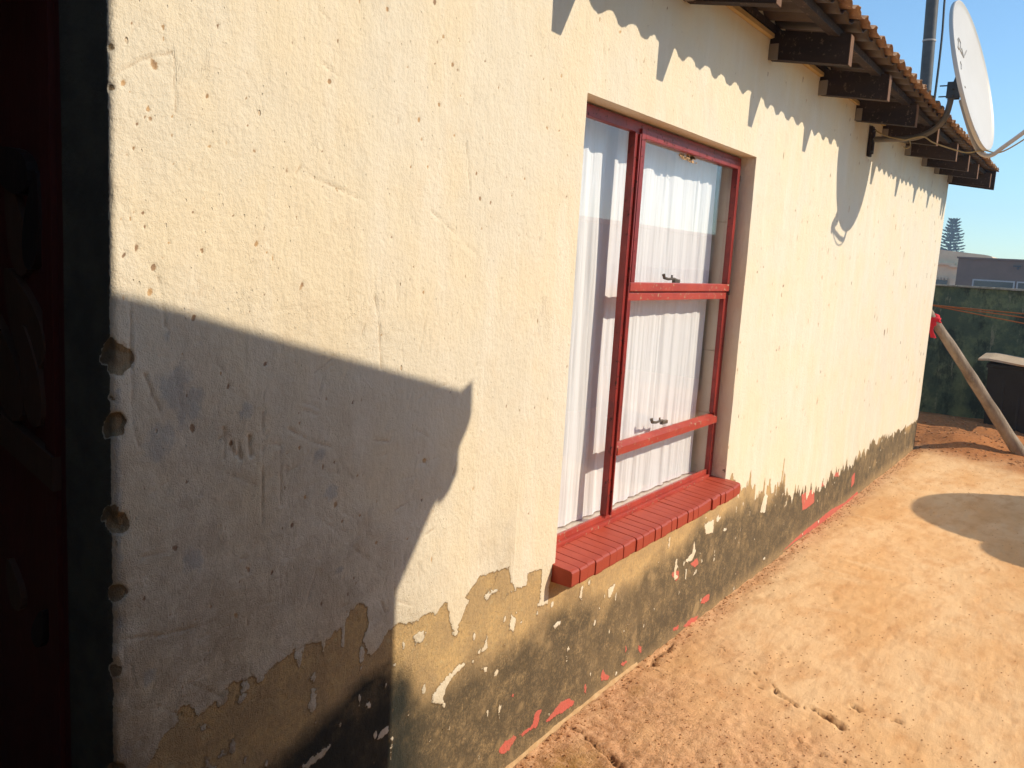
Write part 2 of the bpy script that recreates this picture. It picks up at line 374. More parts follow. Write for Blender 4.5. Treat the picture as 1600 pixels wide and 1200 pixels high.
# ------------------------------------------------------------------ measured wear marks (metres on the wall / ground)
PEEL_NEAR = [(0.8433,0.5889),(0.8623,0.6157),(0.8777,0.6372),(0.9053,0.6437),(0.9079,0.6791),(0.9308,0.6745),(0.9475,0.6457),(0.9714,0.6497),(0.9958,0.6578),(1.0191,0.676),(1.0774,0.6732),(1.0809,0.6541),(1.097,0.6505),(1.1144,0.6699),(1.1761,0.6846),(1.179,0.7047),(1.1871,0.6635),(1.2,0.6458),(1.2093,0.6883),(1.2868,0.6814),(1.3248,0.6998),(1.3493,0.7295),(1.3733,0.7341),(1.397,0.7144),(1.4029,0.68),(1.3842,0.6352),(1.4159,0.591),(1.4434,0.6016),(1.468,0.633),(1.515,0.6431),(1.5274,0.6291),(1.5536,0.6237),(1.6263,0.6318),(1.6475,0.6182),(1.6848,0.6391),(1.7064,0.5992),(1.7334,0.53),(1.7447,0.5261),(1.7503,0.5582),(1.7933,0.6127),(1.7669,0.6262),(1.8073,0.6482),(1.8375,0.6667),(1.929,0.6559),(1.9764,0.656),(1.9876,0.6109),(2.0137,0.5801),(2.071,0.579),(2.0817,0.6056),(2.1604,0.5978),(2.1567,0.5379),(2.1557,0.4851),(2.2054,0.4695),(2.2102,0.5511)]
PEEL_FAR = [(3.6848,0.5682),(3.7532,0.5821),(3.8138,0.5861),(3.8987,0.509),(3.9629,0.5903),(4.0246,0.5322),(4.0917,0.6158),(4.1473,0.5096),(4.2403,0.4428),(4.3241,0.4938),(4.4582,0.4006),(4.5363,0.4904),(4.6342,0.3665),(4.8366,0.2903),(4.9398,0.3449),(5.0938,0.2775),(5.3063,0.2563),(5.5248,0.2561),(5.8369,0.2635),(6.1797,0.2718),(6.558,0.2808),(6.7552,0.2989),(7.0859,0.3004),(7.7282,0.2636),(8.3119,0.2424),(8.7913,0.2413)]
ISLANDS = [[(1.5654,0.5886),(1.5925,0.5919),(1.6192,0.5815),(1.6037,0.5626),(1.5761,0.5628)],[(1.6531,0.3976),(1.7006,0.4219),(1.7351,0.4356),(1.7818,0.4384),(1.7879,0.4293),(1.7415,0.4196),(1.7079,0.3921),(1.7007,0.3545),(1.6549,0.3736)],[(1.8378,0.4421),(1.8678,0.4559),(1.8826,0.479),(1.8919,0.4402),(1.8585,0.4345)],[(1.8567,0.3928),(1.8968,0.3883),(1.8933,0.3645)],[(1.9905,0.4601),(2.0045,0.5031),(2.0288,0.4842),(2.0228,0.4469)],[(1.8603,0.5982),(1.8759,0.6108),(1.9407,0.5965),(1.9,0.5966),(1.8781,0.5879)],[(2.6147,0.3594),(2.6166,0.4029),(2.6703,0.4049),(2.6399,0.3694)],[(2.4077,0.423),(2.4102,0.472),(2.4301,0.4662),(2.4282,0.4125)],[(3.2956,0.3124),(3.3786,0.3378),(3.3849,0.389),(3.4145,0.3286),(3.3751,0.2964)],[(3.4885,0.4337),(3.6006,0.43),(3.6016,0.3691),(3.5148,0.3811)],[(3.1982,0.3132),(3.2017,0.3529),(3.2364,0.3027)],[(2.2819,0.3734),(2.2827,0.4013),(2.2968,0.3724)],[(1.9672,0.5692),(1.9904,0.5788),(2.0281,0.5727),(1.991,0.5728)],[(1.9911,0.6305),(2.0812,0.609),(2.0793,0.5687),(2.0343,0.5731),(1.9942,0.6008)],[(2.1522,0.6233),(2.2014,0.614),(2.1973,0.5342),(2.1841,0.4724),(2.1486,0.4835),(2.1706,0.5267)],[(1.0391,0.6348),(1.0357,0.6473),(1.0614,0.6453),(1.0583,0.6352),(1.0468,0.6287)],[(1.2252,0.6124),(1.2417,0.6182),(1.2484,0.6033),(1.2349,0.5964)],[(1.225,0.5513),(1.2441,0.5495),(1.2486,0.5321),(1.2372,0.5276)],[(1.3999,0.4748),(1.4175,0.4774),(1.4226,0.4652),(1.4094,0.4621)],[(1.4412,0.3688),(1.4636,0.3827),(1.4897,0.3885),(1.4878,0.3719),(1.4602,0.3601)],[(1.2068,0.411),(1.2485,0.4223),(1.2759,0.4285),(1.2962,0.4242),(1.2767,0.409),(1.2492,0.403),(1.2299,0.3997)],[(1.0946,0.4659),(1.1184,0.4733),(1.1154,0.4557)],[(0.9636,0.53),(0.9663,0.5507),(0.9908,0.5167)],[(0.9967,0.539),(1.0089,0.5472),(1.0166,0.5352),(1.0029,0.5332)],[(1.2419,0.5007),(1.2495,0.5049),(1.2523,0.493)],[(4.2524,0.3237),(4.2987,0.4147),(4.3585,0.386),(4.3356,0.2972)]]
RED = [[(1.9813,0.087),(2.011,0.1),(2.062,0.098),(2.0797,0.0841),(2.0555,0.0677),(2.0404,0.0592),(1.9957,0.0668)],[(2.0926,0.0861),(2.1631,0.0864),(2.1732,0.1182),(2.193,0.1279),(2.2154,0.1163),(2.1971,0.0632),(2.1646,0.0736),(2.1107,0.0719)],[(2.2395,0.065),(2.2925,0.0793),(2.3356,0.0947),(2.3828,0.0879),(2.4309,0.0551),(2.4203,0.0443),(2.3647,0.0486),(2.3106,0.0549),(2.2663,0.0532)],[(2.6168,0.0553),(2.612,0.0867),(2.6235,0.0982),(2.6557,0.0653),(2.6862,0.0466),(2.6693,0.037)],[(2.491,0.0632),(2.491,0.0917),(2.5033,0.0935),(2.5087,0.056)],[(2.7965,0.0963),(2.7961,0.1272),(2.8095,0.1177),(2.8101,0.0914)],[(2.9091,0.0676),(2.9142,0.0853),(2.9469,0.0663),(2.9432,0.0405)],[(2.7582,0.0657),(2.807,0.064),(2.8241,0.0505),(2.79,0.049)],[(3.2299,0.0415),(3.2974,0.0399),(3.3024,0.0169),(3.2506,0.0292)],[(2.033,0.2397),(2.0434,0.2431),(2.0511,0.2304),(2.0402,0.231)],[(3.3482,0.0159),(3.4368,0.0246),(3.5213,0.0082),(3.5002,-0.0183),(3.391,-0.0039)],[(3.5368,0.0592),(3.546,0.0787),(3.646,0.0743),(3.6389,0.0445),(3.5819,0.0451)],[(3.1799,0.2877),(3.1715,0.3053),(3.2453,0.2951),(3.2536,0.2566),(3.2224,0.2552)],[(3.364,0.2888),(3.44,0.2984),(3.4675,0.2609),(3.4233,0.2567)],[(5.0605,0.1585),(5.0005,0.267),(5.2727,0.2528),(5.3117,0.1549),(5.1423,0.1507)],[(5.3646,0.2351),(5.4119,0.2606),(5.5459,0.2418),(5.5254,0.2187)],[(5.6994,0.2452),(5.7536,0.2674),(5.8761,0.2502),(5.8761,0.2132)],[(6.282,0.0589),(6.2596,0.1439),(6.3436,0.1636),(6.3666,0.0778)],[(4.6943,-0.0102),(5.0633,0.0119),(5.4039,0.0128),(5.7841,0.0139),(6.1356,-0.0154),(6.5054,-0.0079),(6.5471,-0.0522),(6.1099,-0.0556),(5.7269,-0.0386),(5.3479,-0.0255),(5.0087,-0.0138),(4.8116,-0.0123)],[(3.5691,0.0809),(3.6263,0.0787),(3.6447,0.0503),(3.5769,0.0485)]]
PITS = [(0.8586,1.7974,9),(0.8831,1.8014,6),(0.9634,1.849,6),(0.8918,1.8349,3),(0.9162,1.8392,3),(0.8487,1.7262,8),(0.8529,1.712,9),(0.8436,1.7124,5),(0.8298,1.701,6),(0.8058,1.7586,7),(0.8198,1.7458,3),(0.9599,1.7664,8),(1.044,1.7298,6),(1.0591,1.6889,6),(0.9984,1.6945,5),(0.964,1.6846,8),(0.9264,1.6434,7),(0.892,1.7209,4),(0.8752,1.8569,5),(0.8204,1.8502,4),(0.9788,1.8835,4),(1.0406,1.7767,5),(1.0748,1.789,4),(1.223,1.7092,6),(1.2369,1.8428,8),(1.3914,2.0153,7),(1.5414,2.0674,9),(1.6335,2.0113,8),(1.5755,2.0043,6),(1.6143,1.9519,8),(1.6327,1.944,5),(1.5507,1.9398,4),(1.5728,1.8574,6),(1.5049,1.8152,6),(1.6328,1.7975,9),(1.6481,1.8892,3),(1.486,1.7097,6),(1.5431,1.7163,6),(1.5866,1.7068,3),(1.7456,1.6631,7),(1.7599,1.593,6),(1.4962,1.461,4),(1.1789,1.4475,10),(1.1615,1.578,5),(1.092,1.5094,4),(1.0667,1.5237,6),(0.9885,1.5599,5),(0.9329,1.5703,6),(0.8431,1.5407,6),(0.839,1.5615,4),(0.859,1.4754,9),(0.9511,1.5063,6),(0.8745,1.4915,4),(0.8052,1.4932,5),(0.9538,1.5942,5),(0.887,1.5177,6),(0.8123,1.6488,7),(0.8235,1.6614,4),(0.8944,1.6456,4),(1.4326,1.553,5),(1.4705,1.5101,4),(1.5082,1.4925,4),(1.2643,1.6396,6),(1.2255,1.6406,5),(1.9326,2.0398,5),(1.994,2.0733,3),(2.0863,2.0198,7),(1.9995,1.9951,5),(2.028,1.986,3),(2.0314,1.8753,7),(1.9368,1.7304,5),(1.7458,1.6633,9),(1.7907,1.6572,6),(1.7728,1.8001,4),(1.8085,1.7443,4),(1.7256,1.7219,5),(1.76,1.5904,5),(1.9147,1.5994,5),(1.9259,1.5842,5),(1.7078,1.5971,4),(2.0943,1.8766,4),(1.4611,1.9161,5),(1.4839,1.8911,4),(1.6475,1.8907,4),(1.8824,1.6827,5),(1.4625,1.7877,2),(1.5066,1.8137,6),(1.5426,1.7153,6),(0.8583,1.4766,8),(1.1809,1.449,9),(1.0871,1.4314,5),(1.5467,1.4347,6),(1.4964,1.4617,3),(1.3104,1.4074,4),(0.8517,1.4352,10),(0.9343,1.3895,8),(1.0929,1.2987,9),(1.1671,1.2959,5),(1.252,1.2151,6),(1.3289,1.1993,7),(1.1795,1.1933,5),(1.182,1.1725,5),(1.1526,1.114,4),(1.1836,1.1215,7),(1.2805,1.0756,6),(1.5807,1.0286,12),(1.6658,1.1873,5),(1.3526,1.0339,8),(1.2009,1.0166,7),(1.2885,0.9821,10),(1.3645,0.9403,6),(1.3094,0.9401,6),(1.1706,0.9628,9),(1.6239,0.9335,4),(1.5739,0.9327,4),(0.933,1.1964,9),(0.9223,1.1002,8),(1.018,1.1558,7),(1.0085,1.2625,8),(0.9925,1.2881,6),(1.5268,0.8465,5),(1.4109,1.3403,4),(0.8896,0.8622,7),(1.0613,0.8993,9),(1.1193,0.8767,8),(1.1685,0.9631,8),(1.2884,0.9817,9),(1.3646,0.9395,4),(1.2025,1.0149,6),(1.5778,1.03,10),(1.4198,0.8643,6),(0.899,0.9835,10),(0.9753,0.8502,6),(1.2556,0.7681,8),(1.2824,1.0746,5),(0.9227,1.1006,6),(0.8392,0.9076,8),(0.8047,0.93,9),(1.0332,0.8131,8)]
SCRATCHES = [[(0.8161,1.4275),(0.8171,1.298),(0.8206,1.2173),(0.8291,1.1795)],[(0.8404,1.3001),(0.8536,1.2665),(0.8679,1.2341)],[(0.8945,1.3042),(0.903,1.2659),(0.9097,1.2357)],[(1.0897,1.2062),(1.0911,1.088),(1.0937,0.9669)],[(1.3853,1.4245),(1.404,1.3564),(1.415,1.2655)],[(1.1555,1.1647),(1.2035,1.1359),(1.2744,1.1077)],[(1.2816,1.1014),(1.3079,1.0605),(1.338,1.0312)],[(1.2256,1.0618),(1.3265,1.0439)],[(1.4019,1.1058),(1.4494,1.0978)],[(0.8671,1.459),(0.8783,1.3788)],[(0.982,1.3107),(1.003,1.2829),(1.0139,1.2553)],[(1.1051,1.1429),(1.135,1.1337),(1.1382,1.0109)],[(1.1936,1.658),(1.2543,1.6457),(1.3402,1.6233)],[(1.2043,1.9678),(1.2551,1.9452)],[(0.7842,1.7634),(0.8323,1.7981),(0.8918,1.8237)],[(0.7981,1.798),(0.8243,1.8394),(0.8491,1.8723)],[(1.217,1.8723),(1.262,1.8567)],[(1.5627,1.6193),(1.7458,1.5276)],[(0.8962,1.8191),(0.8987,1.7288)],[(1.6799,1.7849),(1.7035,1.6754)],[(1.0398,1.8214),(1.0452,1.8062)],[(0.7955,0.8497),(0.8913,0.828),(0.9467,0.8215),(0.9845,0.821)],[(0.837,0.985),(0.891,0.9792)],[(0.8129,0.6451),(0.8541,0.6506),(0.8971,0.6469)],[(0.936,0.7119),(1.0014,0.6614)],[(0.9247,0.718),(0.9707,0.7223)],[(1.3171,0.8075),(1.3612,0.7447)],[(1.441,0.7169),(1.4611,0.681)],[(1.2447,0.963),(1.3688,0.8521),(1.4506,0.7889)],[(0.9477,1.0688),(0.9671,1.0998)],[(1.0715,0.6241),(1.1831,0.5821)],[(1.0904,1.1356),(1.094,0.9694)],[(1.0014,1.1852),(1.0028,1.165),(1.0024,1.1459),(0.9997,1.1313)],[(1.0032,1.1789),(1.0104,1.1679)],[(0.9917,1.1666),(1.001,1.1667)],[(1.0159,1.157),(1.0202,1.1463),(1.0234,1.1326)],[(1.0125,1.1454),(1.0159,1.155)],[(1.0315,1.1568),(1.036,1.1398),(1.0399,1.1238)],[(1.0349,1.1307),(1.03,1.1346)],[(1.0577,1.1612),(1.0587,1.1425),(1.0621,1.1275)]]
BLUE = [(0.8992,1.2662,0.033,0.042),(0.9231,1.2299,0.032,0.039),(0.8716,1.1857,0.028,0.036),(0.9376,1.2497,0.02,0.024),(1.2783,1.0105,0.023,0.019),(0.8815,1.3604,0.011,0.015),(1.0524,1.2152,0.016,0.017),(1.2376,1.098,0.018,0.016),(0.8501,0.7586,0.015,0.019),(1.3041,0.8307,0.014,0.011),(0.9401,0.9555,0.023,0.027),(0.865,1.1629,0.013,0.017),(1.2773,1.0086,0.02,0.017),(0.8054,0.6376,0.015,0.02)]
CRACKS = [([(3.2838,-0.1918),(3.2246,-0.2939),(3.134,-0.4141),(3.0914,-0.4766),(3.0506,-0.5131),(3.0138,-0.5515),(2.9946,-0.58),(3.0204,-0.6215),(3.0014,-0.66)],0.006),([(3.0763,-0.4834),(3.032,-0.5267),(3.0086,-0.5683)],0.012),([(2.9989,-0.668),(2.9693,-0.7083),(2.9503,-0.7486)],0.02),([(3.0217,-0.6286),(3.009,-0.658)],0.008),([(2.7974,-0.6382),(2.7717,-0.6667),(2.7402,-0.6963),(2.74,-0.7336),(2.7548,-0.7699),(2.7545,-0.8063),(2.7479,-0.8436),(2.7465,-0.895)],0.005),([(3.0428,-0.4204),(3.0482,-0.4387)],0.006),([(3.1333,-0.7482),(3.1354,-0.7732)],0.014),([(3.1401,-0.8722),(3.1459,-0.906)],0.012),([(2.337,0.0026),(2.3427,-0.0491),(2.3144,-0.1454),(2.2895,-0.2189),(2.2618,-0.2584),(2.2149,-0.3228)],0.008),([(2.2939,-0.2039),(2.2595,-0.2555)],0.02),([(2.9418,-0.0399),(2.9151,-0.0826),(2.9168,-0.17)],0.004),([(2.9542,-0.0392),(3.0655,-0.0282),(3.1797,-0.0288)],0.012)]
PRINTS = [(3.4799,-0.4063),(3.4063,-0.4026),(3.3487,-0.4077),(3.2413,-0.4143),(3.2809,-0.6716),(4.203,-0.3996),(4.0702,-0.4071),(3.9039,-0.4009),(3.7707,-0.4054),(3.6362,-0.3999),(3.4772,-0.4031),(3.3848,-0.4067),(3.243,-0.4095),(4.6157,-0.2567),(4.5589,-0.7567),(4.2097,-0.9439),(4.2702,-0.9098),(4.331,-0.7093),(3.1357,-0.7622),(3.1449,-0.8888)]
BASE = [(2.0398,0.0086),(2.359,0.0223),(2.7675,0.0208),(3.3317,0.0113),(4.4577,-0.0078),(8.5997,-0.0329)]

# ------------------------------------------------------------------ ground (one sheet to the horizon)
def axis(parts):                                  # [(start, stop, step0, step1), ...] -> coordinates
    o = []
    for a, b, s0, s1 in parts:
        x = a
        while x < b-1e-6:
            o.append(x); x += s0+(s1-s0)*(x-a)/(b-a)
    o.append(parts[-1][1]); return np.array(o)
def mirror_far(lo, hi, n=9):
    return np.array([lo+(hi-lo)*(k/n)**3 for k in range(1, n+1)])
gx = np.concatenate([-3-mirror_far(0, 600)[::-1], axis([(-3, 1.4, .15, .05), (1.4, 6, .009, .022), (6, 12.5, .022, .06)]), 12.5+mirror_far(0, 900, 14)])
gy = np.concatenate([-6-mirror_far(0, 500)[::-1], axis([(-6, -1.75, .25, .05), (-1.75, .03, .009, .012)]), .03+mirror_far(0, 500, 16)])
GX, GY = np.meshgrid(gx, gy, indexing='ij')
bx = [-20]+[p[0] for p in BASE]+[12]; bz = [0.0]+[p[1]-.004 for p in BASE]+[-.03]
near = np.clip(1-np.maximum(0, np.abs(GX-5)-8)/6, 0, 1)*np.clip(1-np.maximum(0, np.abs(GY)-5)/5, 0, 1)
Z = np.interp(GX, bx, bz)*np.clip(1+GY/3.0, 0, 1)
loose = np.clip((3.05-GX-.55*(-GY))*1.2+.5+.55*fbm(GX*3, GY*3, 3), 0, 1)*np.clip(1-(GX-3.2)*.6, 0, 1)
loose = np.maximum(loose, np.clip((.12+GY)/.10+.35*fbm(GX*6, GY*6, 5), 0, 1)*.8*((GX > 2.2) & (GX < 9)))
Z += near*(.006*fbm(GX*1.6, GY*1.6, 11)+.0035*fbm(GX*9, GY*14, 12)+(.0025+.007*loose)*fbm(GX*38, GY*38, 13, 3)+.004*np.clip(fbm(GX*5, GY*9, 14), 0, 1)*fbm(GX*26, GY*60, 15, 3))
Z -= near*np.clip(loose, 0, 1)*.010
# a low bank of dug earth past the house corner
bank = np.exp(-((GX-9.9)/.75)**2)*np.exp(-((GY+.05)/.75)**4)
Z += .15*bank*(1+.35*fbm(GX*3, GY*3, 21))+.07*np.exp(-((GX-9.15)/.28)**2)*np.exp(-((GY+.30)/.30)**2)
soil = np.clip((GX-8.15+.5*fbm(GX*2, GY*2, 31))*1.6, 0, 1)
Z += near*soil*.016*fbm(GX*6, GY*6, 33)
crack = np.zeros(GX.shape)
for pts, w in CRACKS:
    px, py = GX+.030*fbm(GX*14, GY*14, 41), GY+.022*fbm(GX*18, GY*18, 42)
    w = w*.8
    d = np.full(GX.shape, 9.0)
    for a, b in zip(pts[:-1], pts[1:]): d = np.minimum(d, seg_dist(px, py, a, b))
    k = np.clip(1.6-d/(w*.75)+.45*fbm(GX*60, GY*60, 43, 2), 0, 1)
    crack = np.maximum(crack, k); Z -= k*min(.016, w*1.2)*near
    Z += np.exp(-(np.maximum(d-w, 0)/.012)**2)*(d > w)*.003
rr = np.random.default_rng(5)
for x, y in PRINTS:
    d = np.hypot((GX-x)*.8, GY-y); Z -= np.exp(-(d/.010)**2)*.005*rr.uniform(.5,1); crack = np.maximum(crack, np.exp(-(d/.009)**2)*.7)
rr = np.random.default_rng(5)
for i in range(140):
    x = rr.uniform(2.2, 7.5); y = rr.uniform(-1.3, -.05); s = rr.uniform(.006, .014); L = rr.uniform(1, 3.5); th = rr.uniform(-.5, .2)
    dx, dy = GX-x, GY-y; u = (dx*math.cos(th)+dy*math.sin(th)); v = -dx*math.sin(th)+dy*math.cos(th)
    e = np.exp(-((u/(s*L))**2+(v/s)**2)); Z -= e*.006; crack = np.maximum(crack, e*rr.uniform(.1, .6))
wet = np.clip(1-np.hypot((GX-2.10)/.26, (GY+.17)/.16)+.45*fbm(GX*14, GY*14, 51), 0, .8)*(GX < 2.8)
wet = np.maximum(wet, .35*np.clip(1-np.hypot((GX-2.72)/.10, (GY+.09)/.05)+.4*fbm(GX*14, GY*14, 52), 0, 1))
g_me = grid_mesh('ground', np.stack([GX, GY, Z], -1), None, dict(loose=loose, crack=crack, wet=wet, soil=soil))
ground = link('ground', g_me, M['ground']); tag(ground, kind='structure')
def gz(x, y):
    i = np.clip(np.searchsorted(gx, x), 1, len(gx)-1); j = np.clip(np.searchsorted(gy, y), 1, len(gy)-1)
    return float(Z[i-1:i+1, j-1:j+1].mean())

# ------------------------------------------------------------------ the house
house = empty('house', (4, 0, 0))
tag(house, 'cream plastered house with peeling paint, red framed window and rusty corrugated eaves', 'house')
WX0, WX1, WZ0, WZ1 = 2.233, 3.690, .560, 2.003          # window opening
CX = .785; EX = 8.76
# wall skin: one sheet that turns round the door corner and the far corner
U = []                                                   # (x, y, nx, ny)
for y in np.arange(.14, .009, -.006): U.append((CX, y, -1, 0))
for k in range(0, 6):
    a = math.pi*.5*k/5; U.append((CX+.009-.009*math.cos(a), .009-.009*math.sin(a), -math.cos(a), -math.sin(a)))
xs = axis([(CX+.013, WX0, .0032, .0046)])
U += [(x, 0, 0, -1) for x in xs[:-1]]; iw0 = len(U)
xs = axis([(WX0, WX1, .006, .009)]); U += [(x, 0, 0, -1) for x in xs[:-1]]; iw1 = len(U)
xs = axis([(WX1, EX-.012, .008, .024)]); U += [(x, 0, 0, -1) for x in xs]
for k in range(0, 5):
    a = math.pi*.5*k/4; U.append((EX-.01+.01*math.sin(a), .01-.01*math.cos(a), math.sin(a), -math.cos(a)))
U += [(EX, y, 1, 0) for y in np.linspace(.05, 5.0, 30)]
U = np.array(U)
zs = np.concatenate([axis([(-.12, .1, .008, .0036), (.1, WZ0, .0036, .0036)])[:-1], axis([(WZ0, WZ1, .0036, .0044)])[:-1], axis([(WZ1, 2.62, .005, .012)])])
iz0 = int(np.argmin(abs(zs-WZ0))); iz1 = int(np.argmin(abs(zs-WZ1)))
X = np.repeat(U[:, 0:1], len(zs), 1); Y = np.repeat(U[:, 1:2], len(zs), 1); NX = np.repeat(U[:, 2:3], len(zs), 1); NY = np.repeat(U[:, 3:4], len(zs), 1)
ZZ = np.repeat(zs[None, :], len(U), 0)
S = X+np.where(NX < -.5, -(Y), 0)+np.where(NX > .5, Y, 0)        # running length along the skin
def feather(p): return [(a, b) for a, b in p]
peel_poly = [(-.5, -.5), (-.5, .50), (.79, .50), (.80, .545)]+PEEL_NEAR+[(2.24, .60), (3.66, .60)]+PEEL_FAR+[(14, .24), (14, -.5)]
jx = S+.0035*fbm(S*60, ZZ*60, 61); jz = ZZ+.0035*fbm(S*60, ZZ*60, 62)
low = ZZ < .80
paint = np.full(X.shape, .05)
paint[low] = -poly_sdf(jx[low], jz[low], peel_poly)
far = np.clip((S-3.6)/.5, 0, 1)
streak = .015+.060*vnoise(S*26, ZZ*3.5, 63)+.04*vnoise(S*70, ZZ*9, 64)+.03*fbm(S*9, ZZ*9, 65)
paint = paint+far*streak*np.clip(1.25-(S-3.6)*.20, .30, 1.3)*(ZZ < .72)
for poly in ISLANDS:
    a = np.array(poly); m = (S > a[:, 0].min()-.06) & (S < a[:, 0].max()+.06) & (ZZ > a[:, 1].min()-.06) & (ZZ < a[:, 1].max()+.06)
    paint[m] = np.maximum(paint[m], poly_sdf(jx[m], jz[m], poly))
# small flakes left hanging under the edge
fl = vnoise(S*34, ZZ*26, 66)-.80+.25*np.clip(.12+paint*3, -.3, 0.1); paint = np.maximum(paint, np.where(low, fl*.05, paint))
red = np.full(X.shape, -.05)
for poly in RED:
    a = np.array(poly); m = (S > a[:, 0].min()-.06) & (S < a[:, 0].max()+.06) & (ZZ > a[:, 1].min()-.06) & (ZZ < a[:, 1].max()+.06)
    red[m] = np.maximum(red[m], poly_sdf(jx[m], jz[m], poly))
pit = np.zeros(X.shape)
for x, z, r in PITS:
    w = max(.0015, r*rr.uniform(.3, .58)/1000.0)*max(1, x/1.7)
    m = (abs(S-x) < .05) & (abs(ZZ-z) < .05)
    a = rr.uniform(.8, 1.5); b = rr.uniform(-.4, .4)
    d = np.hypot((S[m]-x)+b*(ZZ[m]-z), (ZZ[m]-z)/a)/w+.6*fbm(S[m]*110, ZZ[m]*110, 67, 2)
    pit[m] = np.maximum(pit[m], np.clip(1.35-.75*d, 0, 1))
for i in range(520):                                      # many small casting holes
    x = .8+rr.random()**1.3*7.8; z = rr.uniform(.62, 2.45); w = rr.uniform(.0010, .0026)*max(1, x/1.7); a = rr.uniform(.8, 3.0)
    m = (abs(S-x) < .02+w) & (abs(ZZ-z) < .02+3*w)
    d = np.hypot(S[m]-x, (ZZ[m]-z)/a)/w+.5*fbm(S[m]*110, ZZ[m]*110, 167, 2)
    pit[m] = np.maximum(pit[m], np.clip(1.35-.75*d, 0, 1)*rr.uniform(.5, 1))
scr = np.zeros(X.shape)
allscr = [(p, .0026, rr.uniform(.8, 1.5)) for p in SCRATCHES[:-8]]+[(p, .0042, 3.2) for p in SCRATCHES[-8:]]
for i in range(160):
    x = rr.uniform(.8, 1.6); z = rr.uniform(.6, 1.4); L = rr.uniform(.02, .10); th = rr.choice([1.5, 1.2, -.4, .1])+rr.normal(0, .2)
    allscr.append(([(x, z), (x+L*math.cos(th), z+L*math.sin(th))], .0024, rr.uniform(.3, 1.1)))
for i in range(420):                                      # trowel nicks all over the plaster
    x = rr.uniform(.8, 8.6)**1.0; z = rr.uniform(.65, 2.4); L = rr.uniform(.01, .035)*(1+x*.12); th = rr.normal(1.45, .35)
    allscr.append(([(x, z), (x+L*math.cos(th), z+L*math.sin(th))], rr.uniform(.002, .004), rr.uniform(.4, 1.0)))
for pts, w, k in allscr:
    a = np.array(pts); m = (S > a[:, 0].min()-.03) & (S < a[:, 0].max()+.03) & (ZZ > a[:, 1].min()-.03) & (ZZ < a[:, 1].max()+.03)
    if not m.any(): continue
    d = np.full(int(m.sum()), 9.0)
    qx = S[m]+.0025*fbm(S[m]*50, ZZ[m]*50, 68); qz = ZZ[m]+.0025*fbm(S[m]*50, ZZ[m]*50, 168)
    for p, q in zip(pts[:-1], pts[1:]): d = np.minimum(d, seg_dist(qx, qz, p, q))
    scr[m] = np.maximum(scr[m], k*np.exp(-(d/w)**2)*np.clip(.75+.9*fbm(S[m]*45, ZZ[m]*45, 169), .1, 1.2))
blue = np.zeros(X.shape)
for x, z, rx, rz in BLUE:
    m = (abs(S-x) < rx*2.2) & (abs(ZZ-z) < rz*2.2)
    d = np.hypot((S[m]-x)/rx, (ZZ[m]-z)/rz)+.5*fbm(S[m]*26, ZZ[m]*26, 69)
    blue[m] = np.maximum(blue[m], np.clip(1.5-d, 0, 1))
edgeb = np.clip(1-abs(S-.792)/.012, 0, 1)*(fbm(S*5, ZZ*9, 70) > .05)*(ZZ < 1.4); blue = np.maximum(blue, edgeb)
dirt_shade = np.clip((1.50-ZZ)*1.1, 0, 1)*np.clip(1.0-(S-1.0)/.75, 0, 1)*.85+.35*fbm(S*4, ZZ*4, 71)*np.clip(1.5-ZZ, 0, 1)*(S < 2)  # dirt, also deepened towards the lower left to carry the shade there
dirt_shade = np.clip(dirt_shade, 0, 1)
mb = np.interp(S, [0.8, 1.0, 1.3, 1.5, 1.75, 2.1, 2.6, 3.1, 3.7, 4.4, 5.2, 7, 8.8], [.42, .46, .50, .53, .46, .48, .40, .42, .50, .42, .34, .33, .30])
mould = np.clip((mb-ZZ+.11*fbm(S*5, ZZ*5, 72))/.09, 0, 1)*np.clip(.55+(ZZ+.0)/.12, .45, 1)
mould *= np.clip(1.05+.5*fbm(S*2.2, ZZ*3.5, 73), .55, 1)
mould = np.maximum(mould, .55*np.clip(1-np.hypot((S-3.70)/.05, (ZZ-.63)/.12), 0, 1))
deep = np.clip((np.interp(S, [.8, .95, 1.1, 1.25, 1.4, 1.52, 1.62, 1.9], [.28, .38, .46, .52, .58, .56, .44, .2])-ZZ+.05*fbm(S*10, ZZ*10, 74))/.06, 0, 1)*np.clip((1.68-S)/.14+.4*fbm(S*9, ZZ*5, 75), 0, 1)
# relief: hand trowelled unevenness, pits, scratches, broken corner
rel = .0022*fbm(S*2.5, ZZ*2.5, 81)+.0009*fbm(S*14, ZZ*9, 82)+.0005*fbm(S*60, ZZ*30, 83, 3)*np.clip(2.4-S, .2, 1)
rel -= .0020*np.clip(pit, 0, 1)+.0020*scr
rel += .0016*(paint > 0)
chip = np.zeros(X.shape)
cor = np.hypot(X-CX, Y)
for z, s in ((1.329, .026), (1.215, .028), (1.262, .014), (1.058, .030), (.791, .015), (1.75, .010), (1.81, .008), (.60, .02), (.93, .016)):
    d = np.hypot(cor*(.95+.0*X), (ZZ-z))/s+.75*fbm(S*22+X*0, ZZ*30+Y*40, 84+int(z*10))
    chip = np.maximum(chip, np.clip((1.0-d)*2.2, 0, 1)*s*(.30+.12*fbm(S*60, ZZ*60, 99)))
rag = np.clip(1-cor/.022, 0, 1)*np.clip(fbm(np.zeros_like(ZZ)+.3, ZZ*26, 85)+.30, 0, 1)*np.clip((1.5-ZZ)*1.2, .12, 1)*.016
nxn = np.where(cor < .06, -.707, NX); nyn = np.where(cor < .06, -.707, NY)
tot = chip+rag+np.clip(chip/.004, 0, 1)*.0030*fbm(S*110+Y*60, ZZ*110, 86, 3)
PX = X+NX*rel-nxn*tot; PY = Y+NY*rel-nyn*tot
broken = np.clip(chip/.004, 0, 1)
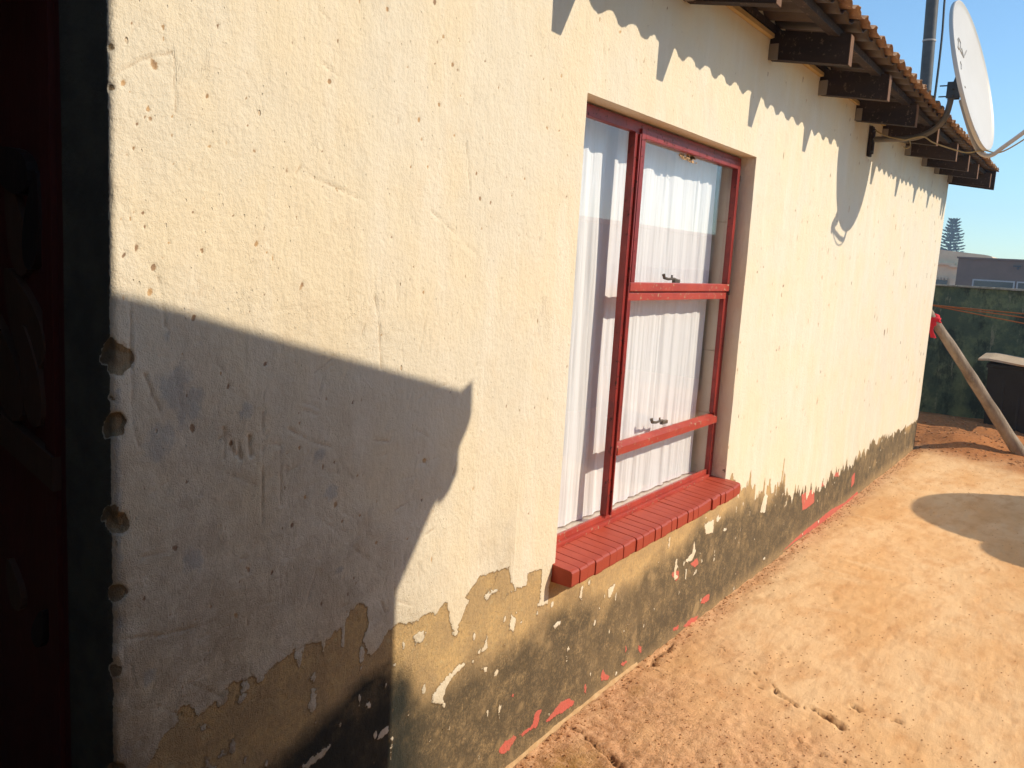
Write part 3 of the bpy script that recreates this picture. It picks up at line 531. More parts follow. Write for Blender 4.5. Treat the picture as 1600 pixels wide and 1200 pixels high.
paint = np.where(broken > .5, -.02, paint)
# reveal side carries the dark jamb colour
mask = np.ones((len(U)-1, len(zs)-1), bool); mask[iw0:iw1, iz0:iz1] = False
wob = .0022*fbm(X*9, ZZ*9, 88)
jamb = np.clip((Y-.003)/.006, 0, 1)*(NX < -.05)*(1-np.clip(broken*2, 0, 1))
attrs = dict(jamb=jamb, core=np.where(NY*0+cor < .09, broken, 0), paint=paint, red=red, pit=pit, scratch=np.clip(scr, 0, 1), blue=blue, dirt_shade=dirt_shade, mould=mould, deep=deep)
w_me = grid_mesh('wall', np.stack([PX, PY, ZZ], -1), mask, attrs)
wall = link('wall', w_me, M['wall'], house)
# broken plaster shows its sandy core in the corner chips
# window reveal, sharing the displaced edge
def edge_pts(us, zi): return [(float(PX[i, zi]), float(PY[i, zi]), float(ZZ[i, zi])) for i in us]
def side_pts(ui, zr): return [(float(PX[ui, j]), float(PY[ui, j]), float(ZZ[ui, j])) for j in zr]
def reveal(pts, name):
    n = len(pts); yl = [0, .012, .04, .09]
    P = np.zeros((n, len(yl), 3))
    for i, p in enumerate(pts):
        for k, y in enumerate(yl): P[i, k] = (p[0], p[1]+y, p[2])
    pn = np.full((n, len(yl)), .05); zer = np.zeros((n, len(yl)))
    md = np.clip((.78-P[:, :, 2])/.14, 0, 1)*.9
    return P, dict(paint=pn-md*.051*(fbm(P[:, :, 1]*40, P[:, :, 2]*25, 90) > .0), red=zer-.05, pit=zer, scratch=zer, blue=zer, dirt_shade=zer, mould=md, deep=zer, jamb=zer, core=zer)
for pts in (edge_pts(range(iw0, iw1+1), iz1), side_pts(iw1, range(iz0, iz1+1)), side_pts(iw0, range(iz0, iz1+1)), edge_pts(range(iw0, iw1+1), iz0)):
    P, A = reveal(pts, 'r'); link('window_reveal', grid_mesh('window_reveal', P, None, A), M['wall'], house)

# masonry behind the skin, inner walls, the other sides of the house, an added sky blocker
mb = MB()
mb.box((CX+.065, .10, -.1), (WX0-.002, .235, 2.62)); mb.box((WX1+.002, .10, -.1), (EX-.03, .235, 2.62))
mb.box((WX0-.002, .10, -.1), (WX1+.002, .235, WZ0-.002)); mb.box((WX0-.002, .10, WZ1+.002), (WX1+.002, .235, 2.62))
mb.box((-.90, 0.0, -.1), (-.13, .235, 2.62)); mb.box((-.129, .004, 2.04), (CX-.004, .235, 2.62))
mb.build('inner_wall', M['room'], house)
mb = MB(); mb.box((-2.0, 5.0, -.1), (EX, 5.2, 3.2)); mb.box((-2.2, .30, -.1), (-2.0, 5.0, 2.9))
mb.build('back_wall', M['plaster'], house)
mb = MB(); mb.box((-2.2, -1.75, -.1), (-.9, .28, 2.55)); mb.build('sky_blocker', M['jamb'], house)  # unseen box added behind the camera to keep the door jamb dark
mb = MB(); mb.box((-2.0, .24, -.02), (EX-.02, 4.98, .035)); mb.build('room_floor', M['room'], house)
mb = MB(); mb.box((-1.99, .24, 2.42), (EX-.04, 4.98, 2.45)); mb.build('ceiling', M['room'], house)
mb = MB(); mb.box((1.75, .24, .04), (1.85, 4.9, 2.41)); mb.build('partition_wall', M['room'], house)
# mortar fillet where the wall meets the yard
pts = []; fm = MB(); n = 90
for i in range(n+1):
    x = 1.75+(9-1.75)*i/n*.16; z = float(np.interp(x, bx, bz)); w = .0015+.003*random.random()+.0025*math.sin(i*.61)
    pts.append((x, z, max(.003, w)))
v = []; f = []
for i, (x, z, w) in enumerate(pts):
    v += [(x, .006, z+w*1.5+.004), (x, -w*.55, z+w*.9), (x, -w*1.6, z-.006)]
    if i: a = 3*(i-1); f += [(a, a+1, a+4, a+3), (a+1, a+2, a+5, a+4)]
fm.add(v, f, True); fm.build('mortar_fillet', simple('pale_mortar', (.62, .42, .22), (.50, .31, .15), 30, .9, .6, .004), house)

# roof: corrugated sheets, purlins, rafters, battens
YE = -.378; PITCH = .1490; SL = -.14
def roof_z(y): return 2.575-SL*y*1.0 if False else 2.575+(y)*.14+0.0
def sag(x): return -.018*math.exp(-((x-6.3)/1.6)**2)+.010*(x < 3.6)*(3.6-x)/2.5
def sheet(x0, x1, phase, dz, name, ye):
    n = int((x1-x0)/PITCH*12); v = []; f = []; th = .004
    ys = [ye, ye+.02, .0, 1.5, 5.3]
    for i in range(n+1):
        x = x0+(x1-x0)*i/n; c = math.cos(2*math.pi*(x/PITCH)+phase); w = .0135*math.copysign(abs(c)**.8, c)
        for y in ys:
            jit = random.uniform(-.004, .004) if y == ye else 0
            z = roof_z(y)+w+dz+sag(x)+.006
            v += [(x, y+jit, z), (x, y+jit, z-th)]
    m = 2*len(ys)
    for i in range(n):
        for k in range(len(ys)-1):
            a = i*m+2*k; b = a+m
            f += [(a, a+2, b+2, b), (a+1, b+1, b+3, a+3)]
        a = i*m; f += [(a, a+m, a+m+1, a+1)]
    for i in (0, n):
        for k in range(len(ys)-1):
            a = i*m+2*k; f += [(a, a+1, a+3, a+2)]
    mb = MB(); mb.add(v, f, True); return mb.build(name, M['roof' if name == 'roof_sheet' else 'roof_under'], house)
x = -2.3; k = 0
while x < 8.8:
    x1 = min(x+PITCH*7+.02, 8.86)
    sheet(x, x1, 0.0, .006*(k % 2), 'roof_sheet', YE+random.uniform(-.008, .008))
    x += PITCH*7; k += 1
# a second, older layer of sheets underneath that stops a little short
x = -2.25; k = 0
while x < 8.7:
    x1 = min(x+PITCH*8+.02, 8.84)
    sheet(x, x1, .35, -.016+.003*(k % 2), 'under_sheet', YE+.030+random.uniform(-.008, .008))
    x += PITCH*8; k += 1
RX = [-1.6, -.85, -.09, .67, 1.43, 2.19, 2.835, 3.716, 4.483, 5.236, 5.935, 6.70, 7.37, 7.95, 8.67]
for i, x in enumerate(RX):
    y1 = -.32+random.uniform(-.008, .008) if i != len(RX)-1 else -.335
    zb = roof_z(y1)-.166+sag(x); h = .118
    w = .05
    v = []
    for y in (y1, 1.2):
        z = roof_z(y)-.166+sag(x)
        for xx in (x, x+w):
            v += [(xx, y, z), (xx, y, z+h)]
    mb = MB(); mb.add(v, [(0, 1, 3, 2), (4, 6, 7, 5), (0, 4, 5, 1), (2, 3, 7, 6), (0, 2, 6, 4), (1, 5, 7, 3)])
    r = mb.build('rafter', M['rafter'], house)
    e = MB(); e.box((x+.001, y1-.003, zb+.001), (x+w-.001, y1-.0005, zb+h-.001)); e.build('cut_end', M['rafter_cut'], r)
    # pale block beside the rafter where it leaves the wall
    if x > 1:
        c = MB(); c.box((x-.008, -.040, zb+.040), (x-.001, -.003, zb+h*.9), 0, .003); c.build('pale_block', M['room'], r)
for (y, hh, nm) in ((-.285, .030, 'fascia_purlin'), (-.02, .03, 'wall_purlin')):
    v = []; f = []; n = 40
    for i in range(n+1):
        xx = -2.2+(8.83+2.2)*i/n
        for yy in (y, y+.045):
            zt = roof_z(yy)-.030+sag(xx); v += [(xx, yy, zt-hh), (xx, yy, zt)]
    for i in range(n):
        a = 4*i; b = a+4; f += [(a, b, b+1, a+1), (a+2, a+3, b+3, b+2), (a+1, b+1, b+3, a+3), (a, a+2, b+2, b)]
    mb = MB(); mb.add(v, f+[(0, 1, 3, 2), (4*n, 4*n+2, 4*n+3, 4*n+1)]); mb.build(nm, M['rafter'], house)
for a, b in zip(RX[5:-1], RX[6:]):
    mb = MB(); z = 2.485+sag((a+b)/2); mb.box((a+.055, -.022, z), (b-.015, -.004, z+.018), 0, .002); mb.build('batten', M['batten'], house)
mb = MB(); v = []
for y in (-.36, 1.2):
    z = roof_z(y)-.115; v += [(8.80, y, z-.06), (8.80, y, z+.10), (8.83, y, z-.06), (8.83, y, z+.10)]
mb.add(v, [(0, 1, 3, 2), (4, 6, 7, 5), (0, 4, 5, 1), (2, 3, 7, 6), (0, 2, 6, 4), (1, 5, 7, 3)]); mb.build('barge_board', M['rafter'], house)

# window: welded steel frame, mullion, two opening lights, four panes
FY0, FY1 = .063, .086
win = MB()
fx0, fx1, fz0, fz1 = WX0+.004, WX1-.004, .572, WZ1-.006
win.box((fx0, FY0, fz0), (fx0+.036, FY1, fz1), .002); win.box((fx1-.036, FY0, fz0), (fx1, FY1, fz1), .002)
win.box((fx0+.036, FY0, fz1-.036), (fx1-.036, FY1, fz1), .002)
wf = win.build('window', M['frame'], house)
b = MB(); b.box((fx0+.036, FY0-.004, fz0), (fx1-.036, FY1, .615), .002); b.box((fx0+.036, FY0+.010, .615), (fx1-.036, FY1, .636), .002); b.build('bottom_rail', M['frame_worn'], wf)
b = MB(); b.box((2.674, FY0-.003, .637), (2.708, FY1, fz1-.036), .002); b.box((2.694, FY0-.011, .637), (2.702, FY0-.003, fz1-.04), .001); b.build('mullion', M['frame'], wf)
tr = MB(); tr.box((2.712, FY0-.002, 1.399), (fx1-.036, FY1, 1.426), .002); tr.box((2.712, FY0+.006, 1.426), (fx1-.036, FY1, 1.432)); tr.box((2.712, FY0-.009, 1.432), (fx1-.022, FY0+.018, 1.463), .003)
tr.build('transom', M['frame_worn'], wf)
cs = MB()
cs.box((2.712, FY0-.009, 1.4635), (2.742, FY0+.014, fz1-.020), .002); cs.box((fx1-.052, FY0-.009, 1.4635), (fx1-.022, FY0+.014, fz1-.020), .002); cs.box((2.742, FY0-.009, fz1-.050), (fx1-.052, FY0+.014, fz1-.020), .002)
cs.build('upper_casement', M['frame'], wf)
for a_, b_ in ((2.712, 2.742), (fx1-.052, fx1-.0365)):
    cs = MB(); cs.box((a_, FY0, .898), (b_, FY0+.02, 1.3985), .002); cs.build('casement_stile', M['frame'], wf)
lr = MB()
lr.add([(2.712, FY0-.010, .852), (3.664, FY0-.010, .852), (3.664, FY0-.010, .878), (2.712, FY0-.010, .878), (2.712, FY0+.020, .852), (3.664, FY0+.020, .852), (3.664, FY0+.020, .892), (2.712, FY0+.020, .892)],
       [(0, 1, 2, 3), (4, 7, 6, 5), (0, 4, 5, 1), (3, 2, 6, 7), (0, 3, 7, 4), (1, 5, 6, 2)])
lr.build('lower_rail', M['frame_worn'], wf)
for (x0, x1, z0, z1) in ((fx0+.034, 2.674, .64, fz1-.034), (2.740, fx1-.05, 1.46, fz1-.048), (2.740, fx1-.05, .893, 1.402), (2.712, fx1-.034, .64, .855)):
    b = MB(); b.box((x0, .0735, z0), (x1, .0765, z1)); b.build('pane', M['glass'], wf)
for hx, hz in ((3.13, 1.466), (3.13, .905)):
    b = MB(); b.tube([(hx-.055, .100, hz+.028), (hx-.05, .098, hz+.014), (hx-.02, .095, hz+.010), (hx+.03, .094, hz+.012), (hx+.055, .092, hz+.006)], [.007, .006, .005, .005, .006], 8)
    b.tube([(hx+.01, .094, hz+.008), (hx+.01, .094, hz+.026)], .004, 6); b.box((hx+.025, .086, hz-.004), (hx+.075, .100, hz+.010), .002); b.build('handle', M['latch'], wf)
for hz in (1.415, 1.90):
    b = MB(); b.box((fx1-.022, FY0-.010, hz), (fx1-.013, FY0, hz+.024), .002); b.build('hinge', M['latch'], wf)
b = MB(); nn = 26
for i in range(nn):
    x = 3.07+.16*random.random(); z = 1.925+.02*random.random()-.018*(x-3.07); s = random.uniform(.004, .012)
    b.box((x-s, .0705, z-s*.5), (x+s, .0722+random.random()*.0004, z+s*.5))
b.build('glue_stain', M['putty'], wf)

# outside sill of ribbed red tiles
sb = MB(); sb.add([(2.221, -.064, .546), (3.698, -.064, .546), (3.698, -.064, .580), (2.221, -.064, .580), (2.221, .060, .546), (3.698, .060, .546), (3.698, .060, .596), (2.221, .060, .596)],
       [(0, 1, 2, 3), (4, 7, 6, 5), (0, 4, 5, 1), (3, 2, 6, 7), (0, 3, 7, 4), (1, 5, 6, 2)])
sill = sb.build('window_sill', M['mortar'], house)
NT_ = 30; tw = 1.482/NT_
def tile_mesh():
    prof = [(.058, .603), (-.062, .5912), (-.0695, .5888), (-.0735, .583), (-.074, .575), (-.074, .545), (-.071, .5395), (-.062, .5390), (.05, .541)]
    m = MB(); n = len(prof); w = tw/2-.0013; e = .0014
    v = []
    for sx, k in ((-w, 1), (-w+e, 0), (w-e, 0), (w, 1)):
        cy = sum(p[0] for p in prof)/n; cz = sum(p[1] for p in prof)/n
        for y, z in prof:
            if k: v.append((sx, y+(cy-y)*.02, z-(.0010 if z > .58 else -.0008)))
            else: v.append((sx, y, z))
    f = [tuple(range(n)), tuple(range(3*n, 4*n))]
    for a in range(3): f += [(a*n+i, a*n+(i+1) % n, (a+1)*n+(i+1) % n, (a+1)*n+i) for i in range(n)]
    m.add(v, f); return m.mesh('sill_tile')
tm = tile_mesh(); tm.materials.append(M['sill'])
for i in range(NT_):
    o = bpy.data.objects.new('sill_tile', tm); COL.objects.link(o); o.parent = sill
    gap = .0032*(i >= 10)+.0032*(i >= 20)-.003
    o.location = (2.219+tw*(i+.5)+gap, random.uniform(-.0012, .0012), random.uniform(-.0008, .0008)); o.rotation_euler = (random.uniform(-.006, .006), 0, random.uniform(-.006, .006))
# inside sill and inside reveal in cream tiles
for nm, base in (('inner_sill', 'h'), ('inner_reveal', 'v')):
    b = MB()
    if base == 'h': b.box((WX0, .0895, .560), (WX1, .236, .600))
    else: b.box((WX1-.010, .0895, .61), (WX1+.0015, .236, WZ1))
    par = b.build(nm, M['mortar'] if False else M['tile'], house)
    if base == 'h':
        for k in range(5):
            t = MB(); a = 2.24+k*.29; t.box((a, .0892, .6005), (min(a+.287, 3.678), .238, .608), .0015); t.build('tile', M['tile'], par)
    else:
        for k in range(5):
            t = MB(); a = .609+k*.28; t.box((WX1-.018, .0892, a), (WX1-.0105, .238, min(a+.277, 2.0)), .0015); t.build('tile', M['tile'], par)

# door leaf standing open inwards, carved with leaf shapes
door = MB(); door.box((.792, .1415, .05), (.834, .97, 2.02), .002); dr = door.build('door', M['door'], house)
def slab(name, pts, x0, x1, mat):
    m = prism([(p[0], p[1]) for p in pts], 'x', x0, x1); return m.build(name, mat, dr)
def leaf(cy, cz, L, W, ang, x0, x1, mat):
    pts = []
    for k in range(20):
        t = 2*math.pi*k/20; a = L*math.cos(t); b = W*math.sin(t)*(1-.45*math.cos(t))
        pts.append((cy+a*math.cos(ang)-b*math.sin(ang), cz+a*math.sin(ang)+b*math.cos(ang)))
    return slab('carved_leaf', pts, x0, x1, mat)
leaf(.30, 1.63, .075, .035, .3, .772, .792, M['door_dark']); leaf(.225, 1.54, .085, .024, 1.75, .776, .792, M['door_dark'])
leaf(.29, 1.53, .09, .03, 1.3, .780, .792, M['door_brown']); leaf(.27, 1.37, .10, .045, 1.0, .778, .792, M['door_brown'])
leaf(.24, 1.27, .09, .03, 1.35, .774, .792, M['door_brown']); leaf(.34, 1.28, .11, .04, 1.1, .778, .792, M['door_brown'])
leaf(.33, .86, .05, .022, 1.2, .780, .792, M['door_brown']); leaf(.24, .80, .04, .018, 1.9, .780, .792, M['door_dark'])
slab('rail', [(.171, 1.075), (.60, 1.20), (.60, 1.26), (.171, 1.135)], .776, .792, M['door_brown'])
slab('stile', [(.172, .06), (.205, .06), (.205, 2.01), (.172, 2.01)], .782, .792, M['door'])
slab('stile', [(.92, .06), (.965, .06), (.965, 2.01), (.92, 2.01)], .782, .792, M['door'])
b = MB(); b.tube([(.79, .90, 1.02), (.76, .90, 1.02), (.76, .80, 1.02)], .009, 8); b.build('handle', M['latch'], dr)
b = MB(); b.box((-.10, .10, -.02), (.784, .24, .03)); b.build('door_step', M['room'], house)

# curtain behind the glass
nx, nz = 520, 70
cx = np.linspace(2.262, 3.625, nx); cz = np.linspace(.612, 1.992, nz); CXX, CZZ = np.meshgrid(cx, cz, indexing='ij')
ph = CXX*62+1.3*np.sin(CXX*9)+.5*np.sin(CZZ*1.7+CXX*4)
CY = .150+.0070*np.sin(ph)*(0.55+.45*fbm(CXX*3, CZZ*.6, 95))+.006*fbm(CXX*40, CZZ*1.6, 96)+.012*fbm(CXX*5, CZZ*.8, 97)
CXX2 = CXX+.006*np.sin(CZZ*2.3+CXX*5)-.012*(CZZ < 1.2)*(1.2-CZZ)*0
cur = link('curtain', grid_mesh('curtain', np.stack([CXX2, CY, CZZ], -1)), M['voile'])
tag(cur, 'thin white pleated curtain hanging behind the red framed window', 'curtain')
b = MB(); b.tube([(2.24, .165, 1.985), (3.67, .165, 1.985)], .006, 8); b.build('curtain_rail', M['dish'], cur)

# ------------------------------------------------------------------ satellite dish on its bracket
DC = Vector((5.631, -.524, 2.682)); DN = Vector((-.08972, -.95985, .26577)).normalized()
DH = Vector((.99566, -.09307, 0)); DU = Vector((.02473, .26461, .96404)); RA, RB = .396, .414
dish = empty('satellite_dish', (5.60, 0, 2.34))
tag(dish, 'white satellite dish on a curved arm bolted to the wall under the eave', 'satellite dish')
def dz(a, b): return -.062*(1-(a*a+b*b))             # bowl sinks behind the rim plane
def dpt(r, t, off=0): return DC+DH*RA*r*math.cos(t)+DU*RB*r*math.sin(t)+DN*(-.028*(1-r*r)+off)
m = MB(); NR, NS = 12, 72; v = []; f = []
rings = [(k/NR, 0) for k in range(1, NR+1)]
prof = [(r, 0) for r, _ in rings]+[(1.008, .004), (1.02, .002), (1.022, -.006), (1.020, -.016), (1.012, -.020), (1.0, -.010)]+[(r, -.006) for r in [k/NR for k in range(NR-1, 0, -1)]]
v.append(dpt(0, 0)); 
for r, off in prof:
    for s in range(NS): v.append(dpt(r, 2*math.pi*s/NS, off))
v.append(dpt(0, 0, -.006))
for s in range(NS): f.append((0, 1+s, 1+(s+1) % NS))
for k in range(len(prof)-1):
    for s in range(NS):
        a = 1+k*NS; f.append((a+s, a+NS+s, a+NS+(s+1) % NS, a+(s+1) % NS))
a = 1+(len(prof)-1)*NS
for s in range(NS): f.append((a+s, len(v)-1, a+(s+1) % NS))
m.add(v, f, True); refl = m.build('reflector', M['dish'], dish)
def on_dish(h, u, off): 
    r = math.hypot(h/RA, u/RB); return DC+DH*h+DU*u+DN*(-.028*(1-r*r)+off)
for st in (((-.199, .175), (-.192, .155), (-.221, .124), (-.203, .112)), ((-.167, .186), (-.115, .172), (-.158, .122), (-.067, .101)), ((-.104, .144), (-.067, .101), (.030, .160)), ((-.238, .117), (-.181, .126), (-.158, .122)), ((-.21, .045), (-.194, .03), (-.222, .001)), ((-.20, -.09), (-.195, -.10))):
    pts_ = [on_dish(p[0]+(q[0]-p[0])*k/4, p[1]+(q[1]-p[1])*k/4, .0012) for p, q in zip(st[:-1], st[1:]) for k in range(4)]+[on_dish(st[-1][0], st[-1][1], .0012)]
    b = MB(); b.tube(pts_, .0036, 6); b.build('printed_emblem', M['dish_mark'], refl)

b = MB(); b.box((5.585, -.022, 2.245), (5.645, -.004, 2.42), .003); b.box((5.600, -.034, 2.26), (5.63, -.020, 2.405), .002); pl = b.build('wall_plate', M['rafter'], dish)
for z in (2.27, 2.39):
    b = MB(); b.tube([(5.592, -.024, z), (5.592, -.034, z)], .007, 6); b.build('bolt', M['black_iron'], pl)
def bez(pts, n=8):
    o = []; P = [Vector(p) for p in pts]; P = [P[0]]+P+[P[-1]]
    for i in range(1, len(P)-2):
        for k in range(n):
            t = k/n; a, b_, c, d = P[i-1:i+3]
            o.append(.5*((2*b_)+(-a+c)*t+(2*a-5*b_+4*c-d)*t*t+(-a+3*b_-3*c+d)*t**3))
    o.append(P[-2]); return o
b = MB(); b.tube(bez([(5.615, -.028, 2.345), (5.618, -.15, 2.343), (5.62, -.26, 2.352), (5.62, -.345, 2.388), (5.62, -.400, 2.45), (5.62, -.418, 2.53), (5.62, -.422, 2.60)]), .0165, 14); b.build('bent_arm', M['arm_iron'], dish)
tc = MB()
tc.box((5.590, -.462, 2.560), (5.596, -.398, 2.650)); tc.box((5.644, -.462, 2.560), (5.650, -.398, 2.650)); tc.box((5.5965, -.412, 2.562), (5.6435, -.405, 2.648))
tc.add([(5.597, -.455, 2.575), (5.597, -.412, 2.600), (5.597, -.440, 2.70), (5.597, -.478, 2.71), (5.643, -.455, 2.575), (5.643, -.412, 2.600), (5.643, -.440, 2.70), (5.643, -.478, 2.71)], [(0, 1, 2, 3), (4, 7, 6, 5), (0, 4, 5, 1), (1, 5, 6, 2), (2, 6, 7, 3), (3, 7, 4, 0)])
cp = tc.build('tilt_clamp', M['black_iron'], dish)
for z in (2.575, 2.61, 2.64):
    b = MB(); b.tube([(5.575, -.43, z), (5.665, -.43, z)], .006, 6); b.build('bolt', M['black_iron'], cp)
for z in (2.575, 2.635):
    b = MB(); b.tube([(5.62, -.355, z), (5.62, -.415, z)], .004, 6); b.build('bolt', M['black_iron'], cp)
b = MB(); fp = bez([(5.66, -.468, 2.56), (5.66, -.510, 2.45), (5.660, -.560, 2.33), (5.656, -.605, 2.262), (5.648, -.660, 2.247), (5.637, -.715, 2.288), (5.620, -.83, 2.385), (5.600, -1.05, 2.59)], 6); b.tube(fp, .0125, 8); b.build('feed_arm', M['dish_arm'], dish)
b = MB(); b.tube([(5.598, -1.10, 2.64), (5.601, -1.03, 2.615), (5.604, -.985, 2.60)], [.030, .030, .026], 16); b.tube([(5.604, -.985, 2.60), (5.606, -.955, 2.59)], [.035, .038], 16); b.build('feed_horn', M['dish_arm'], dish)
b = MB(); b.tube(bez([(5.60, -.21, 2.335), (5.60, -.30, 2.352), (5.60, -.36, 2.318), (5.61, -.45, 2.285), (5.63, -.54, 2.262), (5.645, -.62, 2.275), (5.65, -.70, 2.262), (5.64, -.80, 2.32), (5.62, -.92, 2.42), (5.60, -1.05, 2.57)], 8), .0042, 6)
b.tube(bez([(5.61, -.03, 2.40), (5.60, -.10, 2.36), (5.60, -.21, 2.335)], 6), .0042, 6)
b.build('aerial_cable', M['cable'], dish)
b = MB(); b.tube(bez([(5.59, -.235, 2.330), (5.588, -.243, 2.300), (5.59, -.225, 2.285), (5.59, -.205, 2.295)], 6), .003, 6); b.build('cable_loop', M['cable'], dish)

# ------------------------------------------------------------------ pipe mast on the roof
mast = empty('roof_mast', (7.19, .0, 2.57)); tag(mast, 'tall grey steel pipe mast rising above the corrugated roof, with black cables', 'mast')
b = MB(); b.tube([(7.19, -.012, 2.50), (7.19, .075, 4.6)], .043, 20); b.build('pipe', M['galv'], mast)
b = MB(); b.box((7.13, -.06, 2.585), (7.25, .06, 2.615), .004); b.build('base_plate', M['black_iron'], mast)
for dx, s in ((.055, 1), (.075, 1.5)):
    b = MB(); b.tube(bez([(7.19+dx+.03, -.04, 2.62), (7.19+dx+.012*s, -.052, 2.9), (7.19+dx, -.052, 3.3), (7.19+dx-.02, -.038, 3.7), (7.19+dx, -.03, 4.55)], 6), .006, 6); b.build('cable', M['cable_dark'], mast)
for z in (3.27, 3.9):
    b = MB(); b.tube([(7.19, -.012+(z-2.5)*.0414, z-.006), (7.19, -.012+(z-2.5)*.0414, z+.006)], .047, 16); b.build('cable_tie', M['dish_arm'], mast)

# ------------------------------------------------------------------ things past the far corner
pole = MB(); P0 = Vector((9.15, -.87, gz(9.15, -.87)-.02)); P1 = Vector((8.845, .12, 1.34)); pts = []; rad = []
for k in range(15):
    t = k/14; p = P0.lerp(P1, t)+Vector((.006*math.sin(t*9), .008*math.sin(t*6+1), 0)); pts.append(p); rad.append((.060-.020*t)*(1+.05*math.sin(k*2.1)))
pole.tube(pts, rad, 12); po = pole.build('wooden_pole', M['log']); tag(po, 'grey weathered wooden pole leaning against the far corner of the house', 'pole')
def noisy_blob(c, s, seed, sub=3, amp=.35):
    bm = bmesh.new(); bmesh.ops.create_icosphere(bm, subdivisions=sub, radius=1); r = random.Random(seed)
    ph = [r.uniform(0, 6) for _ in range(6)]
    for w in bm.verts:
        k = 1+amp*(math.sin(w.co.x*5+ph[0])*math.sin(w.co.z*6+ph[1])+.5*math.sin(w.co.y*9+ph[2])*math.sin(w.co.z*11+ph[3]))
        w.co = Vector((w.co.x*s[0], w.co.y*s[1], w.co.z*s[2]))*k+Vector(c)
    return bm
def bm_obj(bm, name, mat, parent=None, smooth=True):
    me = bpy.data.meshes.new(name); bm.to_mesh(me); bm.free()
    for p in me.polygons: p.use_smooth = smooth
    return link(name, me, mat, parent)
kp = P0.lerp(P1, .875)
cl = bm_obj(noisy_blob(kp, (.056, .060, .055), 3, 3, .35), 'cloth_strip', M['red_cloth']); tag(cl, 'bright red cloth knotted round the top of the leaning pole', 'cloth')
b = MB(); v = []; f = []
for k in range(8):
    t = k/7; v += [(kp.x+.0-.01*t, kp.y-.035+.02*math.sin(t*4), kp.z-.03-.13*t), (kp.x, kp.y+.03+.01*math.sin(t*5)-.02*t, kp.z-.03-.13*t), (kp.x-.014, kp.y+.03+.01*math.sin(t*5)-.02*t, kp.z-.03-.13*t), (kp.x-.02-.01*t, kp.y-.035+.02*math.sin(t*4), kp.z-.03-.13*t)]
    if k:
        a = 4*(k-1)
        for q in range(4): f.append((a+q, a+(q+1) % 4, a+4+(q+1) % 4, a+4+q))
b.add(v, f, True); bb = b.build('loose_end', M['red_cloth'], cl); bb.location.x = -.03

# clothes line wires
wires = empty('clothes_line', (10.2, -4.2, 0)); tag(wires, 'three rusty orange wires sagging in front of the mouldy wall', 'wire')
for z1, sg in ((1.262, .012), (1.218, .012), (1.168, .030)):
    b = MB(); pp = []
    for k in range(21):
        t = k/20; y = .75-4.95*t; zl = 1.279+(z1-1.279)*(.20-y)/.97
        pp.append((10.2, y, zl-sg*4*t*(1-t)))
    b.tube(pp, .0060, 6); b.build('wire', M['rust_wire'], wires)
for y in (.78, -4.2):
    b = MB(); b.tube([(10.2, y, -.05), (10.2, y, 1.5)], .04, 12); b.build('post', M['log'], wires)

# boundary wall
yw = empty('boundary_wall', (11.3, 0, 0)); tag(yw, 'green black mouldy boundary wall across the end of the yard', 'wall')
ys = np.linspace(-6, 6, 240); zz = np.linspace(-.3, 1.475, 36); YY, Z2 = np.meshgrid(ys, zz, indexing='ij')
XW = 11.3+.012*fbm(YY*1.5, Z2*1.5, 101)+.006*fbm(YY*8, Z2*8, 102)
link('rendered_face', grid_mesh('rendered_face', np.stack([XW, YY, Z2], -1)), M['yard'], yw)
b = MB(); b.box((11.33, -6, -.3), (11.45, 6, 1.47)); b.build('block_core', M['yard'], yw)
yy = -6.0; k = 0
while yy < 6:
    L = random.uniform(.36, .42); b = MB(); b.box((11.27+random.uniform(-.006, .006), yy, 1.476+random.uniform(-.002, .002)), (11.47, yy+L-.008, 1.495+random.uniform(-.004, .006)), .004); b.build('coping_stone', M['coping'], yw); yy += L

# black bin with a board on top
bn = empty('dustbin', (10.5, -.85, 0)); tag(bn, 'black plastic bin standing in front of the mouldy wall', 'bin')
bin_z = gz(10.5, -.8)
b = MB(); v = []
for z, e in ((bin_z-.02, .0), (.70, .05)):
    v += [(10.18-e, -.42+e*.6-1.0*0, z), (10.18-e, -1.02-e, z), (10.75+e, -1.02-e, z), (10.75+e, -.42+e*.6, z)]
b.add(v, [(0, 1, 2, 3), (4, 7, 6, 5), (0, 4, 5, 1), (1, 5, 6, 2), (2, 6, 7, 3), (3, 7, 4, 0)]); b.build('body', M['bin'], bn)
b = MB(); b.box((10.11, -1.085, .68), (10.82, -.375, .725), .008); b.build('rim', M['bin'], bn)
b = MB()
for y in (-.55, -.70, -.85):
    b = MB(); b.box((10.140, y-.012, bin_z+.05), (10.165, y+.012, .66)); b.build('rib', M['bin'], bn)
b = MB(); v = []; f = []; n = 10
for i in range(n+1):
    y = -.30-.95*i/n; dzz = .018*math.cos(i*.55)+.012*(i == 0)*-1
    v += [(10.02, y, .745+dzz), (10.85, y+.01, .760+dzz), (10.85, y+.01, .776+dzz), (10.02+.01*math.sin(i), y, .764+dzz*1.1)]
    if i:
        a = 4*(i-1)
        for q in range(4): f.append((a+q, a+(q+1) % 4, a+4+(q+1) % 4, a+4+q))
b.add(v, f+[(0, 1, 2, 3), (4*n, 4*n+3, 4*n+2, 4*n+1)]); bo = b.build('board', M['board']); tag(bo, 'bleached curled board lying on top of the black bin', 'board')

